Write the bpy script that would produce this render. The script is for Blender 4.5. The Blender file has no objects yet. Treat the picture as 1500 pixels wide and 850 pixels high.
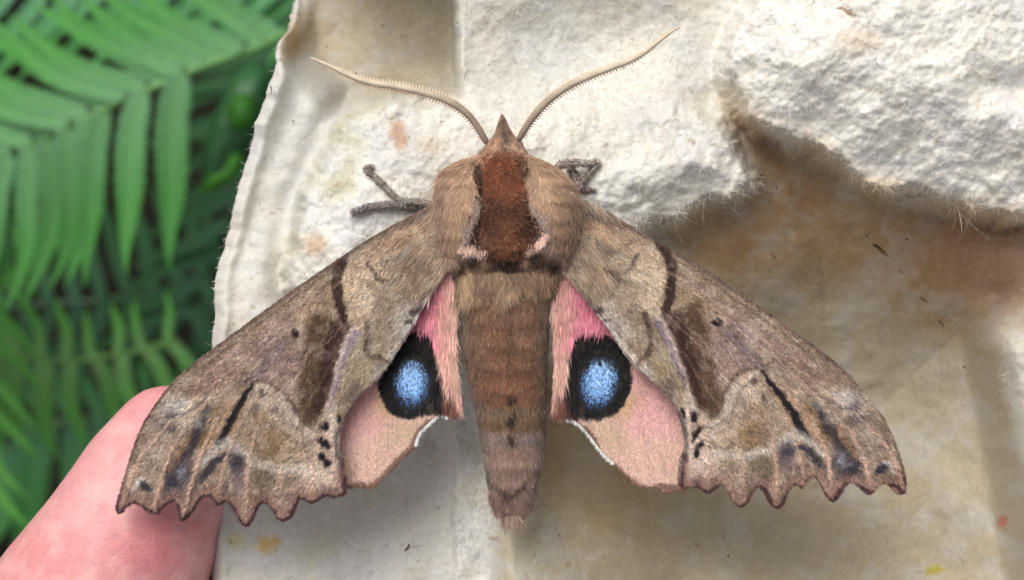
import bpy, bmesh, math, random
import numpy as np
from mathutils import Vector

# ------------------------------------------------------------------ scale
# lengths are worked out in "px" of 0.074 mm; the moth's wing plane is z = 0
S = 7.4e-5
D = 3500.0            # camera height above the wing plane, px
H0 = 0.75             # wing plane above the ground, m
sc = bpy.context.scene
COL = sc.collection
rng = np.random.default_rng(7)
random.seed(7)

# ------------------------------------------------------------------ camera, sky, sun, exposure
cd = bpy.data.cameras.new('camera')
cam = bpy.data.objects.new('camera', cd); COL.objects.link(cam)
cam.location = (0, 0, H0 + D*S)
cd.sensor_width = 36.0
cd.lens = 36.0*D/1500.0
cd.clip_start = 0.01; cd.clip_end = 100.0
cd.dof.use_dof = True
cd.dof.focus_distance = D*S
cd.dof.aperture_fstop = (cd.lens/1000.0)/0.0021
sc.camera = cam

SUN_EL, SUN_AZ = 51.0, -28.0        # azimuth from north (top of the picture), clockwise
w = bpy.data.worlds.new('World'); sc.world = w; w.use_nodes = True
nt = w.node_tree; nt.nodes.clear()
sky = nt.nodes.new('ShaderNodeTexSky'); sky.sky_type = 'NISHITA'; sky.sun_disc = False
sky.sun_elevation = math.radians(SUN_EL); sky.sun_rotation = math.radians(SUN_AZ)
sky.air_density = 0.7; sky.dust_density = 4.0; sky.ozone_density = 1.0
hsv = nt.nodes.new('ShaderNodeHueSaturation'); hsv.inputs['Saturation'].default_value = 0.22
bgn = nt.nodes.new('ShaderNodeBackground'); bgn.inputs['Strength'].default_value = 0.11
wo = nt.nodes.new('ShaderNodeOutputWorld')
nt.links.new(sky.outputs[0], hsv.inputs['Color']); nt.links.new(hsv.outputs[0], bgn.inputs['Color'])
nt.links.new(bgn.outputs[0], wo.inputs['Surface'])
sl = bpy.data.lights.new('sun', 'SUN'); sl.energy = 1.5; sl.angle = math.radians(40)
sl.color = (1.0, 0.985, 0.97)
so = bpy.data.objects.new('sun', sl); COL.objects.link(so)
el, az = math.radians(SUN_EL), math.radians(SUN_AZ)
sd = Vector((math.sin(az)*math.cos(el), math.cos(az)*math.cos(el), math.sin(el)))
so.rotation_euler = sd.to_track_quat('Z', 'Y').to_euler()
sc.view_settings.view_transform = 'Standard'; sc.view_settings.look = 'None'
sc.view_settings.exposure = 0.34; sc.view_settings.gamma = 1.0
sc.view_settings.use_curve_mapping = False
sc.render.engine = 'CYCLES'
sc.cycles.max_bounces = 8; sc.cycles.diffuse_bounces = 5
sc.cycles.use_denoising = True

# ------------------------------------------------------------------ maths helpers
def P(u, v, z):
    """point seen at (u, v) of the 1500x850 view, z px above the wing plane -> metres"""
    u = np.asarray(u, float); v = np.asarray(v, float); z = np.asarray(z, float)
    k = (D - z)/D*S
    return np.stack([(u-750)*k, (425-v)*k, H0 + z*S], -1)

def hash2(ix, iy, seed=0):
    h = (ix.astype(np.int64)*374761393 + iy.astype(np.int64)*668265263 + seed*974634777) & 0xffffffff
    h = ((h ^ (h >> 13))*1274126177) & 0xffffffff
    h = (h ^ (h >> 16)) & 0xffff
    return h/65535.0
def vnoise(x, y, seed=0):
    x = np.asarray(x, float); y = np.asarray(y, float)
    x0 = np.floor(x); y0 = np.floor(y); fx = x-x0; fy = y-y0
    fx = fx*fx*(3-2*fx); fy = fy*fy*(3-2*fy)
    a = hash2(x0, y0, seed); b = hash2(x0+1, y0, seed); c = hash2(x0, y0+1, seed); d = hash2(x0+1, y0+1, seed)
    return (a*(1-fx)+b*fx)*(1-fy) + (c*(1-fx)+d*fx)*fy
def fbm(x, y, sc_, oct_=4, seed=0, gain=0.5):
    r = 0; amp = 1; tot = 0; f = 1/sc_
    for o in range(oct_):
        r = r + amp*vnoise(x*f + 17.3*o, y*f - 9.1*o, seed+o); tot += amp; amp *= gain; f *= 2.03
    return r/tot
def sst(a, b, x):
    t = np.clip((x-a)/(b-a), 0, 1); return t*t*(3-2*t)
def smooth_poly(pts, n=4, closed=False):
    pts = np.asarray(pts, float); out = []; N = len(pts)
    rngi = range(N if closed else N-1)
    for i in rngi:
        if closed: p0, p1, p2, p3 = pts[(i-1) % N], pts[i], pts[(i+1) % N], pts[(i+2) % N]
        else: p0, p1, p2, p3 = pts[max(i-1, 0)], pts[i], pts[i+1], pts[min(i+2, N-1)]
        for k in range(n):
            t = k/n
            out.append(0.5*((2*p1)+(-p0+p2)*t+(2*p0-5*p1+4*p2-p3)*t*t+(-p0+3*p1-3*p2+p3)*t**3))
    if not closed: out.append(pts[-1])
    return np.array(out)
def seg_dist(p, a, b):
    ab = b-a; L = max((ab*ab).sum(), 1e-9)
    t = np.clip(((p-a)@ab)/L, 0, 1); q = a + t[:, None]*ab
    return np.hypot(*(p-q).T), t, q
def line_dist(p, pts):
    pts = np.asarray(pts, float); best = np.full(len(p), 1e9); ts = np.zeros(len(p)); qs = np.zeros((len(p), 2))
    for i in range(len(pts)-1):
        d, t, q = seg_dist(p, pts[i, :2], pts[i+1, :2]); m = d < best
        best[m] = d[m]; ts[m] = i+t[m]; qs[m] = q[m]
    return best, ts, qs
def inside(p, poly):
    poly = np.asarray(poly, float); x, y = p[:, 0], p[:, 1]; r = np.zeros(len(p), bool); N = len(poly)
    for i in range(N):
        x1, y1 = poly[i]; x2, y2 = poly[(i+1) % N]
        if y1 == y2: continue
        c = ((y1 > y) != (y2 > y)) & (x < (x2-x1)*(y-y1)/(y2-y1)+x1); r ^= c
    return r
def sdf(p, poly):
    poly = np.asarray(poly, float)
    d, _, _ = line_dist(p, np.vstack([poly, poly[:1]])); i = inside(p, poly)
    return np.where(i, d, -d)
def pmask(p, poly, soft):
    bb0 = np.min(poly, 0)-soft*2; bb1 = np.max(poly, 0)+soft*2
    m = np.all((p > bb0) & (p < bb1), 1); r = np.zeros(len(p))
    if m.any(): r[m] = sst(-soft, soft, sdf(p[m], poly))
    return r
def lin(c):
    c = np.asarray(c, float)/255.0
    return np.where(c <= 0.04045, c/12.92, ((c+0.055)/1.055)**2.4)

class Paint:
    """soft, scaly-edged patches of pigment mixed over points"""
    def __init__(s, p, base, warp=2.0, grain=0.55, seed=0):
        s.p0 = p; s.n = len(p)
        wx = (fbm(p[:, 0], p[:, 1], 9, 3, 40+seed)-.5)*2*warp*1.6; wy = (fbm(p[:, 0], p[:, 1], 9, 3, 60+seed)-.5)*2*warp*1.6
        s.p = p + np.stack([wx, wy], 1)
        s.g = vnoise(p[:, 0]/1.9, p[:, 1]/1.9, 80+seed)*.6 + fbm(p[:, 0], p[:, 1], 5, 2, 90+seed)*.4
        s.grain = grain
        s.c = np.tile(np.asarray(base, float), (s.n, 1))
    def mix(s, m, col, op=1.0, grain=None):
        gr = s.grain if grain is None else grain
        m = np.clip(m + (s.g-.5)*gr*4*m*(1-m) + (s.g-.5)*gr*m, 0, 1)*op
        s.c += (np.asarray(col, float)-s.c)*np.clip(m, 0, 1)[:, None]
    def poly(s, pts, col, soft=4, op=1, **k): s.mix(pmask(s.p, np.asarray(pts, float), soft), col, op, **k)
    def blob(s, cx, cy, rx, ry, col, rot=0, soft=.5, op=1, **k):
        a = math.radians(rot); dx = s.p[:, 0]-cx; dy = s.p[:, 1]-cy
        X = (dx*math.cos(a)+dy*math.sin(a))/rx; Y = (-dx*math.sin(a)+dy*math.cos(a))/ry
        s.mix(1-sst(1-soft, 1+soft, np.hypot(X, Y)), col, op, **k)
    def line(s, pts, wd, col, soft=2, op=1, smooth=True, **k):
        pts = smooth_poly(pts, 4) if smooth and len(pts) > 2 else np.asarray(pts, float)
        bb0 = pts.min(0)-40; bb1 = pts.max(0)+40
        idx = np.where(np.all((s.p > bb0) & (s.p < bb1), 1))[0]
        m = np.zeros(s.n)
        if len(idx):
            d, t, _ = line_dist(s.p[idx], pts)
            wd = np.atleast_1d(np.asarray(wd, float)); ww = np.interp(t, np.linspace(0, len(pts)-1, len(wd)), wd) if len(wd) > 1 else wd[0]
            m[idx] = 1-sst(-soft, soft, d-ww/2)
        s.mix(m, col, op, **k)

# ------------------------------------------------------------------ blender helpers
def attr_color(me, rgb):
    a = me.color_attributes.new('pigment', 'FLOAT_COLOR', 'POINT')
    d = np.ones((len(me.vertices), 4), np.float32); d[:, :3] = rgb
    a.data.foreach_set('color', d.ravel())
def add_mesh(name, verts, faces, mat, parent=None, cols=None, smooth=True, loc=None):
    """verts in world metres; faces (N,k) int array or list"""
    me = bpy.data.meshes.new(name)
    base = np.array(parent['_w'] if parent is not None and '_w' in parent else (0, 0, 0), float)
    verts = np.asarray(verts, float) - base
    if loc is not None: verts = verts - np.asarray(loc)
    if isinstance(faces, np.ndarray):
        n, k = faces.shape
        me.vertices.add(len(verts)); me.vertices.foreach_set('co', verts.astype(np.float32).ravel())
        me.loops.add(n*k); me.loops.foreach_set('vertex_index', faces.astype(np.int32).ravel())
        me.polygons.add(n); me.polygons.foreach_set('loop_start', np.arange(0, n*k, k, dtype=np.int32))
        me.update(calc_edges=True)
    else:
        me.from_pydata(verts.tolist(), [], faces); me.update()
    if smooth: me.polygons.foreach_set('use_smooth', np.ones(len(me.polygons), bool))
    if cols is not None: attr_color(me, cols)
    me.materials.append(mat)
    o = bpy.data.objects.new(name, me); COL.objects.link(o)
    if parent is not None:
        o.parent = parent
        if loc is None: o['_w'] = list(map(float, base))
    if loc is not None: o.location = loc
    return o
def thing(name, w, label, cat, group=None):
    o = bpy.data.objects.new(name, None); COL.objects.link(o); o.location = w
    o.empty_display_size = .01
    o['label'] = label; o['category'] = cat; o['_w'] = list(map(float, w))
    if group: o['group'] = group
    return o
def tube(pts, rad, seg=8, cap=True, squash=1.0):
    pts = np.asarray(pts, float); rad = np.broadcast_to(rad, len(pts)); V = []; F = []
    up = np.array([0, 0, 1.0])
    for i in range(len(pts)):
        t = pts[min(i+1, len(pts)-1)]-pts[max(i-1, 0)]; t /= np.linalg.norm(t)+1e-12
        a = np.cross(t, up); a /= np.linalg.norm(a)+1e-12; b = np.cross(a, t)
        for k in range(seg):
            th = 2*math.pi*k/seg; V.append(pts[i]+rad[i]*(a*math.cos(th)+b*math.sin(th)*squash))
    for i in range(len(pts)-1):
        for k in range(seg):
            F.append([i*seg+k, i*seg+(k+1) % seg, (i+1)*seg+(k+1) % seg, (i+1)*seg+k])
    if cap:
        F.append(list(range(seg))[::-1]); F.append([(len(pts)-1)*seg+k for k in range(seg)])
    return V, F
def cut_grid(poly, us, vs):
    """grid cells inside a polygon, the outline verts pulled onto the outline"""
    U, V = np.meshgrid(us, vs); p = np.stack([U.ravel(), V.ravel()], 1)
    ins = inside(p, poly); nu, nv = len(us), len(vs)
    idx = np.arange(nu*nv).reshape(nv, nu)
    q = np.stack([idx[:-1, :-1], idx[:-1, 1:], idx[1:, 1:], idx[1:, :-1]], -1).reshape(-1, 4)
    q = q[ins[q].sum(1) >= 2]
    used = np.unique(q); mp = -np.ones(nu*nv, int); mp[used] = np.arange(len(used)); q = mp[q]; p = p[used]; ins = ins[used]
    out = ~ins; pl = np.vstack([poly, poly[:1]])
    if out.any():
        _, _, qs = line_dist(p[out], pl); p[out] = qs
    return p, q[:, ::-1].copy()
def hairs(root, d, length, width, nrm, cols, tipcol=None, bend=0.25, seg=2):
    """tapered hairs: root/d/nrm (N,3) px space (u,v,z) -> px verts, faces, colours"""
    N = len(root); d = d/np.linalg.norm(d, axis=1)[:, None]
    side = np.cross(d, nrm); side /= np.linalg.norm(side, axis=1)[:, None]+1e-9
    side += rng.normal(0, .35, (N, 3)); side /= np.linalg.norm(side, axis=1)[:, None]
    L = np.asarray(length)[:, None]; W = np.asarray(width)[:, None]; cur = rng.normal(0, bend, (N, 1))
    V = []; C = []; tc = cols*1.12 if tipcol is None else tipcol
    for k in range(seg+1):
        t = k/seg; c = root + d*L*t + side*L*cur*t*t - nrm*L*.10*t*t
        cc = cols*(1-t) + tc*t
        if k < seg:
            wk = W*(1-.45*t)*.5; V += [c-side*wk, c+side*wk]; C += [cc, cc]
        else: V.append(c); C.append(cc)
    M = 2*seg+1
    V = np.stack(V, 1).reshape(-1, 3); C = np.stack(C, 1).reshape(-1, 3)
    b = (np.arange(N)*M)[:, None]; F = []
    for k in range(seg-1):
        o = 2*k; F += [b+np.array([o, o+1, o+3]), b+np.array([o, o+3, o+2])]
    o = 2*(seg-1); F.append(b+np.array([o, o+1, o+2]))
    return V, np.concatenate(F, 0), C
def PV(a): return P(a[:, 0], a[:, 1], a[:, 2])

# ------------------------------------------------------------------ materials
def pigment_mat(name, rough=.8, spec=.2, bump=.0, bscale=.5, var=.12, vscale=.35, sss=0.0, sheen=0.0, trans=0.0):
    m = bpy.data.materials.new(name); m.use_nodes = True; n = m.node_tree.nodes; L = m.node_tree.links
    b = n['Principled BSDF']; b.inputs['Roughness'].default_value = rough; b.inputs['Specular IOR Level'].default_value = spec
    at = n.new('ShaderNodeAttribute'); at.attribute_name = 'pigment'
    tc = n.new('ShaderNodeTexCoord'); mp = n.new('ShaderNodeMapping'); mp.inputs['Scale'].default_value = (1/S,)*3
    L.new(tc.outputs['Object'], mp.inputs['Vector'])
    nz = n.new('ShaderNodeTexNoise'); nz.inputs['Scale'].default_value = vscale; nz.inputs['Detail'].default_value = 3
    L.new(mp.outputs[0], nz.inputs['Vector'])
    mr = n.new('ShaderNodeMapRange'); mr.inputs['From Min'].default_value = .3; mr.inputs['From Max'].default_value = .7
    mr.inputs['To Min'].default_value = 1-var; mr.inputs['To Max'].default_value = 1+var; L.new(nz.outputs[0], mr.inputs[0])
    mx = n.new('ShaderNodeVectorMath'); mx.operation = 'SCALE'; L.new(at.outputs['Color'], mx.inputs[0]); L.new(mr.outputs[0], mx.inputs['Scale'])
    L.new(mx.outputs[0], b.inputs['Base Color'])
    if bump:
        n2 = n.new('ShaderNodeTexNoise'); n2.inputs['Scale'].default_value = bscale; n2.inputs['Detail'].default_value = 4
        n2.inputs['Roughness'].default_value = .65
        L.new(mp.outputs[0], n2.inputs['Vector'])
        bp = n.new('ShaderNodeBump'); bp.inputs['Strength'].default_value = 1.0; bp.inputs['Distance'].default_value = bump*S
        L.new(n2.outputs[0], bp.inputs['Height']); L.new(bp.outputs[0], b.inputs['Normal'])
    if sheen: b.inputs['Sheen Weight'].default_value = sheen; b.inputs['Sheen Roughness'].default_value = .4
    if sss:
        b.inputs['Subsurface Weight'].default_value = sss; b.inputs['Subsurface Radius'].default_value = (1, .35, .2)
        b.inputs['Subsurface Scale'].default_value = .0025
    if trans:
        tr = n.new('ShaderNodeBsdfTranslucent'); L.new(mx.outputs[0], tr.inputs['Color'])
        ms = n.new('ShaderNodeMixShader'); ms.inputs[0].default_value = trans
        L.new(b.outputs[0], ms.inputs[1]); L.new(tr.outputs[0], ms.inputs[2]); L.new(ms.outputs[0], n['Material Output'].inputs[0])
    return m
M_wing = pigment_mat('wing_scales', .75, .18, bump=1.1, bscale=.45, var=.2, vscale=.5)
M_fur = pigment_mat('fur', .65, .3, var=.05, trans=.15)
M_skinbody = pigment_mat('insect_body', .9, .1, bump=1, var=.1)
M_pulp = pigment_mat('paper_pulp', .95, .08, bump=1.1, bscale=.16, var=.07, vscale=.12)
M_fibre = pigment_mat('pulp_fibre', .9, .1, var=.05, trans=.3)
M_skin = pigment_mat('skin', .42, .4, bump=2.6, bscale=.16, var=.09, vscale=.05, sss=.35)
M_leaf = pigment_mat('fern_leaf', .38, .5, bump=3.0, bscale=.03, var=.12, vscale=.012, trans=.12)
M_soil = pigment_mat('soil', .95, .1, bump=40, bscale=.01, var=.35, vscale=.004)

# ------------------------------------------------------------------ ground
gx = np.linspace(-6, 6, 90); gx = np.sign(gx)*np.abs(gx)**2/3.0
GX, GY = np.meshgrid(gx, gx); GZ = (fbm(GX, GY, .12, 4, 3)-.5)*.05
gv = np.stack([GX.ravel(), GY.ravel(), GZ.ravel()], 1); gi = np.arange(90*90).reshape(90, 90)
gf = np.stack([gi[:-1, :-1], gi[:-1, 1:], gi[1:, 1:], gi[1:, :-1]], -1).reshape(-1, 4)
gcol = lin((30, 28, 20))*(.4+fbm(GX.ravel(), GY.ravel(), .05, 3, 5))[:, None]
gr = add_mesh('ground', gv, gf, M_soil, cols=gcol); gr['kind'] = 'structure'; gr['label'] = 'dark soil in shade beneath the ferns'

# ------------------------------------------------------------------ egg carton
CEDGE = smooth_poly([(470, -420), (452, -200), (443, -60), (437, 5), (429, 38), (409, 66), (401, 105), (385, 150), (371, 195), (360, 240), (344, 290), (333, 345),
                     (319, 392), (314, 440), (312, 480), (310, 540), (309, 620), (309, 760), (312, 900), (330, 1180)], 6)
CEDGE = CEDGE + np.stack([(fbm(CEDGE[:, 0], CEDGE[:, 1], 12, 3, 9)-.5)*7, np.zeros(len(CEDGE))], 1)
CPOLY = np.vstack([CEDGE, [(2050, 1180), (2050, -420)]])
PERCH = smooth_poly([(488, 205), (515, 168), (560, 150), (620, 145), (680, 150), (760, 165), (900, 168), (1010, 165), (1060, 190), (1092, 232), (1108, 268), (1080, 288),
                     (1030, 300), (985, 328), (940, 345), (860, 420), (800, 520), (740, 640), (690, 640), (640, 560), (520, 480), (440, 440), (425, 380), (440, 300), (462, 245)], 3, True)
CUP = smooth_poly([(1052, 70), (1078, 28), (1120, -30), (1200, -120), (1500, -160), (1750, -60), (1760, 260), (1600, 350), (1500, 330), (1440, 318), (1400, 312), (1340, 292), (1290, 282),
                   (1240, 262), (1190, 228), (1130, 205), (1090, 175), (1062, 125)], 3, True)
RECESS = [(425, -90), (666, -90), (668, 40), (664, 128), (600, 142), (540, 148), (490, 150), (462, 95), (440, 40)]
BASIN = smooth_poly([(985, 340), (1050, 296), (1112, 280), (1102, 225), (1080, 170), (1140, 190), (1230, 240), (1330, 285), (1450, 310), (1560, 340), (1590, 500), (1600, 1050), (728, 1100),
                     (728, 850), (726, 700), (760, 600), (840, 460), (930, 360)], 3, True)
LFLOOR = [(420, 520), (560, 470), (640, 540), (667, 640), (668, 760), (666, 1000), (345, 1000), (345, 800), (350, 620)]
def carton_z(p):
    u, v = p[:, 0], p[:, 1]
    z = -165 + 25*sst(300, 0, v) - 20*sst(400, 900, v)
    z += (-60)*sst(60, 0, np.abs(u-(430+(v-150)*-.35)))*sst(520, 300, v)*.6
    top = pmask(p, [(668, -260), (1160, -260), (1120, 60), (1090, 230), (668, 230)], 12)
    z = z*(1-top) + top*(-105 - 90*np.exp(-((u-880)/130)**2-((v-60)/95)**2) - 60*sst(960, 1060, u))
    north = pmask(p, [(380, -420), (700, -420), (690, -150), (430, -150)], 50); z = z*(1-north)+north*(20)  # out-of-view ridge, raised to shade the recess
    m = pmask(p, RECESS, 55)*sst(676, 662, u+(vnoise(v/14, v*0, 5)-.5)*5); z = z*(1-m*.6) + m*.6*(-290)
    m = pmask(p, [(400, -110), (690, -110), (690, 132), (600, 150), (500, 158), (440, 90)], 34)*sst(673, 661, u+(vnoise(v/14, v*0, 5)-.5)*6); z = z*(1-m) + m*(-400 + 100*sst(50, 150, v))
    m = pmask(p, LFLOOR, 40); z = z*(1-m) + m*(-215 + .06*(v-650) + 30*sst(560, 380, u))
    ridge = sst(660, 671, u+(vnoise(v/18, v*0, 4)-.5)*6)*sst(790, 715, u)*sst(380, 450, v); z = z*(1-ridge) + ridge*(-172)
    d = sdf(p, BASIN); m = sst(-26, 26, d)
    dt = np.clip(d, 0, 400)
    wall = -185 - 235*sst(0, 330, dt) + 90*sst(560, 880, v)
    wall = wall + 230*sst(1415, 1500, u - .18*(v-560))*sst(420, 520, v)
    z = z*(1-m) + m*wall + 0
    dg_, _, _ = line_dist(p, smooth_poly([(650, 132), (545, 136), (488, 168), (450, 240), (420, 320), (410, 400), (440, 470)], 3)); z -= 42*np.exp(-(dg_/24)**2)*(1-m)
    d = sdf(p, PERCH) + (fbm(u, v, 26, 4, 52)-.5)*26; m = sst(-14, 14, d)
    z = z*(1-m) + m*(-80 + 42*sst(0, 90, d) - 90*sst(380, 640, v))
    d = sdf(p, CUP) + (fbm(u, v, 34, 4, 51)-.5)*34; m = sst(-15, 20, d)
    z = z*(1-m) + m*(18 + 95*sst(-15, 170, d))
    z += 95*np.exp(-((u-1520)/95)**2-((v-385)/80)**2)*sst(8, -20, d)
    z += 28*np.exp(-((u-1485)/60)**2-((v-130)/26)**2)*-1.0      # crease in the cup
    fz = np.clip(np.maximum(sst(-30, 8, sdf(p, CUP)), np.maximum(.75*sst(-20, 8, sdf(p, PERCH)), .5*sst(652, 672, u)*sst(725, 715, u)*sst(450, 600, v))), 0, 1)
    fz = np.maximum(fz, .35*top); fz = np.maximum(fz, .55*np.exp(-((u-1520)/100)**4-((v-390)/80)**4)); fz = np.maximum(fz, .7*pmask(p, [(1462, 480), (1640, 470), (1640, 800), (1530, 760), (1492, 660), (1466, 560)], 12))
    n1 = fbm(u, v, 60, 3, 21)-.5; n2 = fbm(u + 20*n1, v*1.1, 15, 4, 22, .6)-.5; n3 = np.abs(fbm(u, v, 26, 3, 25)-.5)
    z += n1*24 + n2*(3+9*fz) - n3*fz*4 + (vnoise(u/4.5, v/4.5, 31)-.5)*(.6+1.8*fz)
    return z, fz
def carton_col(p, fz):
    u, v = p[:, 0], p[:, 1]
    c = Paint(p, (208, 205, 196), warp=4, grain=.35, seed=3)
    c.mix(fbm(u, v, 45, 4, 33)*sst(.4, .7, fbm(u, v, 90, 3, 34)), (198, 186, 160), .55)
    c.mix(fz*.9, (230, 226, 216), .9)
    dc_ = sdf(p, CUP); c.mix(sst(-30, 0, dc_)*sst(46, 4, dc_)*sst(100, 170, v)*(.5+fbm(u, v, 30, 3, 43)), (196, 172, 140), .6)  # warm shading of the cup's underside, painted along its lower edge
    c.mix(sst(.62, .75, fbm(u, v, 22, 3, 36))*fz, (205, 198, 178), .4)
    # smooth moulded face of the cells: plainer, tanner pulp with some cell shade in the tone
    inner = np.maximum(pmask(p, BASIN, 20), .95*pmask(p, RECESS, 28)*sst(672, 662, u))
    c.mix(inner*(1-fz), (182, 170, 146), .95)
    c.mix(pmask(p, smooth_poly([(985, 345), (1050, 300), (1112, 280), (1090, 200), (1130, 195), (1230, 245), (1330, 290), (1500, 330), (1500, 470), (1400, 480), (1260, 420), (1130, 400), (1040, 430)], 3, True), 60)*(1-fz)*(.85+.3*fbm(u, v, 90, 3, 41)), (170, 138, 104), .9)  # brown under the rim: warm bounced light painted on the wall
    c.mix(inner*(1-fz)*sst(.45, .68, fbm(u, v*1.4, 60, 4, 38)), (176, 160, 130), .15)
    c.mix(inner*(1-fz)*sst(.5, .68, fbm(u-v*.4, v, 34, 4, 39)), (200, 192, 172), .2)
    c.line([(560, 152), (512, 172), (486, 206), (462, 246), (440, 300), (428, 370)], 16, (196, 190, 162), 10, .6); c.blob(500, 262, 16, 40, (176, 170, 138), 30, .8, .5)  # shade of the groove left of the perch, put into the colour
    c.mix(sst(.5, .72, fbm(u, v, 40, 3, 47)), (200, 198, 200), .35)
    # stains, plus brown shade painted beside and under the cup
    c.blob(585, 198, 12, 20, (186, 148, 122), -15, .6, .8); c.blob(628, 214, 16, 11, (205, 184, 160), 0, .8, .6)
    c.blob(462, 358, 16, 13, (192, 160, 128), 0, .7, .75); c.blob(392, 797, 18, 11, (205, 172, 108), -10, .6, .8)
    c.blob(345, 790, 14, 12, (208, 190, 130), 0, .8, .6); c.blob(508, 205, 20, 12, (190, 186, 160), 30, .8, .6)
    c.blob(500, 272, 22, 8, (180, 172, 140), 10, .8, .6); c.blob(430, 60, 14, 26, (168, 140, 104), 20, .7, .8)
    c.blob(1440, 372, 95, 52, (172, 134, 106), 14, .7, .75); c.blob(1470, 430, 30, 26, (170, 140, 112), 0, .7, .5)  # brown shaded side below the cup, painted in
    c.blob(1100, 195, 14, 40, (172, 140, 112), -40, .8, .55); c.blob(1468, 765, 7, 10, (200, 110, 104), 30, .6, .8)
    c.blob(1370, 835, 13, 7, (180, 165, 60), 0, .7, .7); c.blob(880, 740, 60, 70, (190, 168, 126), 0, .9, .5)
    c.blob(800, 650, 36, 60, (176, 150, 112), 0, .9, .55); c.blob(1260, 60, 30, 18, (214, 190, 160), 0, .8, .5)
    c.blob(1240, 18, 14, 4, (120, 88, 60), 25, .5, .8)
    r = np.random.default_rng(5)
    for k in range(60):
        x = r.uniform(320, 1500); y = r.uniform(0, 850)
        c.blob(x, y, r.uniform(2, 7), r.uniform(1.2, 2.4), (128, 106, 78), r.uniform(-20, 60), .7, r.uniform(.2, .6))
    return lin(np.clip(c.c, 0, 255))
def spaced(a, b, step, lo, hi, grow=1.18):
    x = list(np.arange(a, b, step)); s = step
    left = []; t = a
    while t > lo: s = min(s*grow, 30); t -= s; left.append(t)
    s = step; t = x[-1]; right = []
    while t < hi: s = min(s*grow, 30); t += s; right.append(t)
    return np.array(left[::-1]+x+right)
cu = spaced(300, 1500, 2.6, 300, 2050); cv = spaced(0, 850, 2.6, -420, 1180)
cp, cq = cut_grid(CPOLY, cu, cv)
cz, cfz = carton_z(cp)
# small raised lip along the torn edge
de, _, _ = line_dist(cp, CEDGE); cz = cz - 26*np.exp(-de/9.0) + 10*np.exp(-((de-16)/9)**2)
carton = thing('egg_carton', P(750, 425, -300), 'torn piece of off-white moulded pulp egg carton with fuzzy cup rims, under the moth', 'egg carton')
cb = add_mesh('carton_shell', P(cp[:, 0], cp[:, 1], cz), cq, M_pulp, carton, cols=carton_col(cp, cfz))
sm = cb.modifiers.new('thickness', 'SOLIDIFY'); sm.thickness = 14*S; sm.offset = -1
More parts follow.
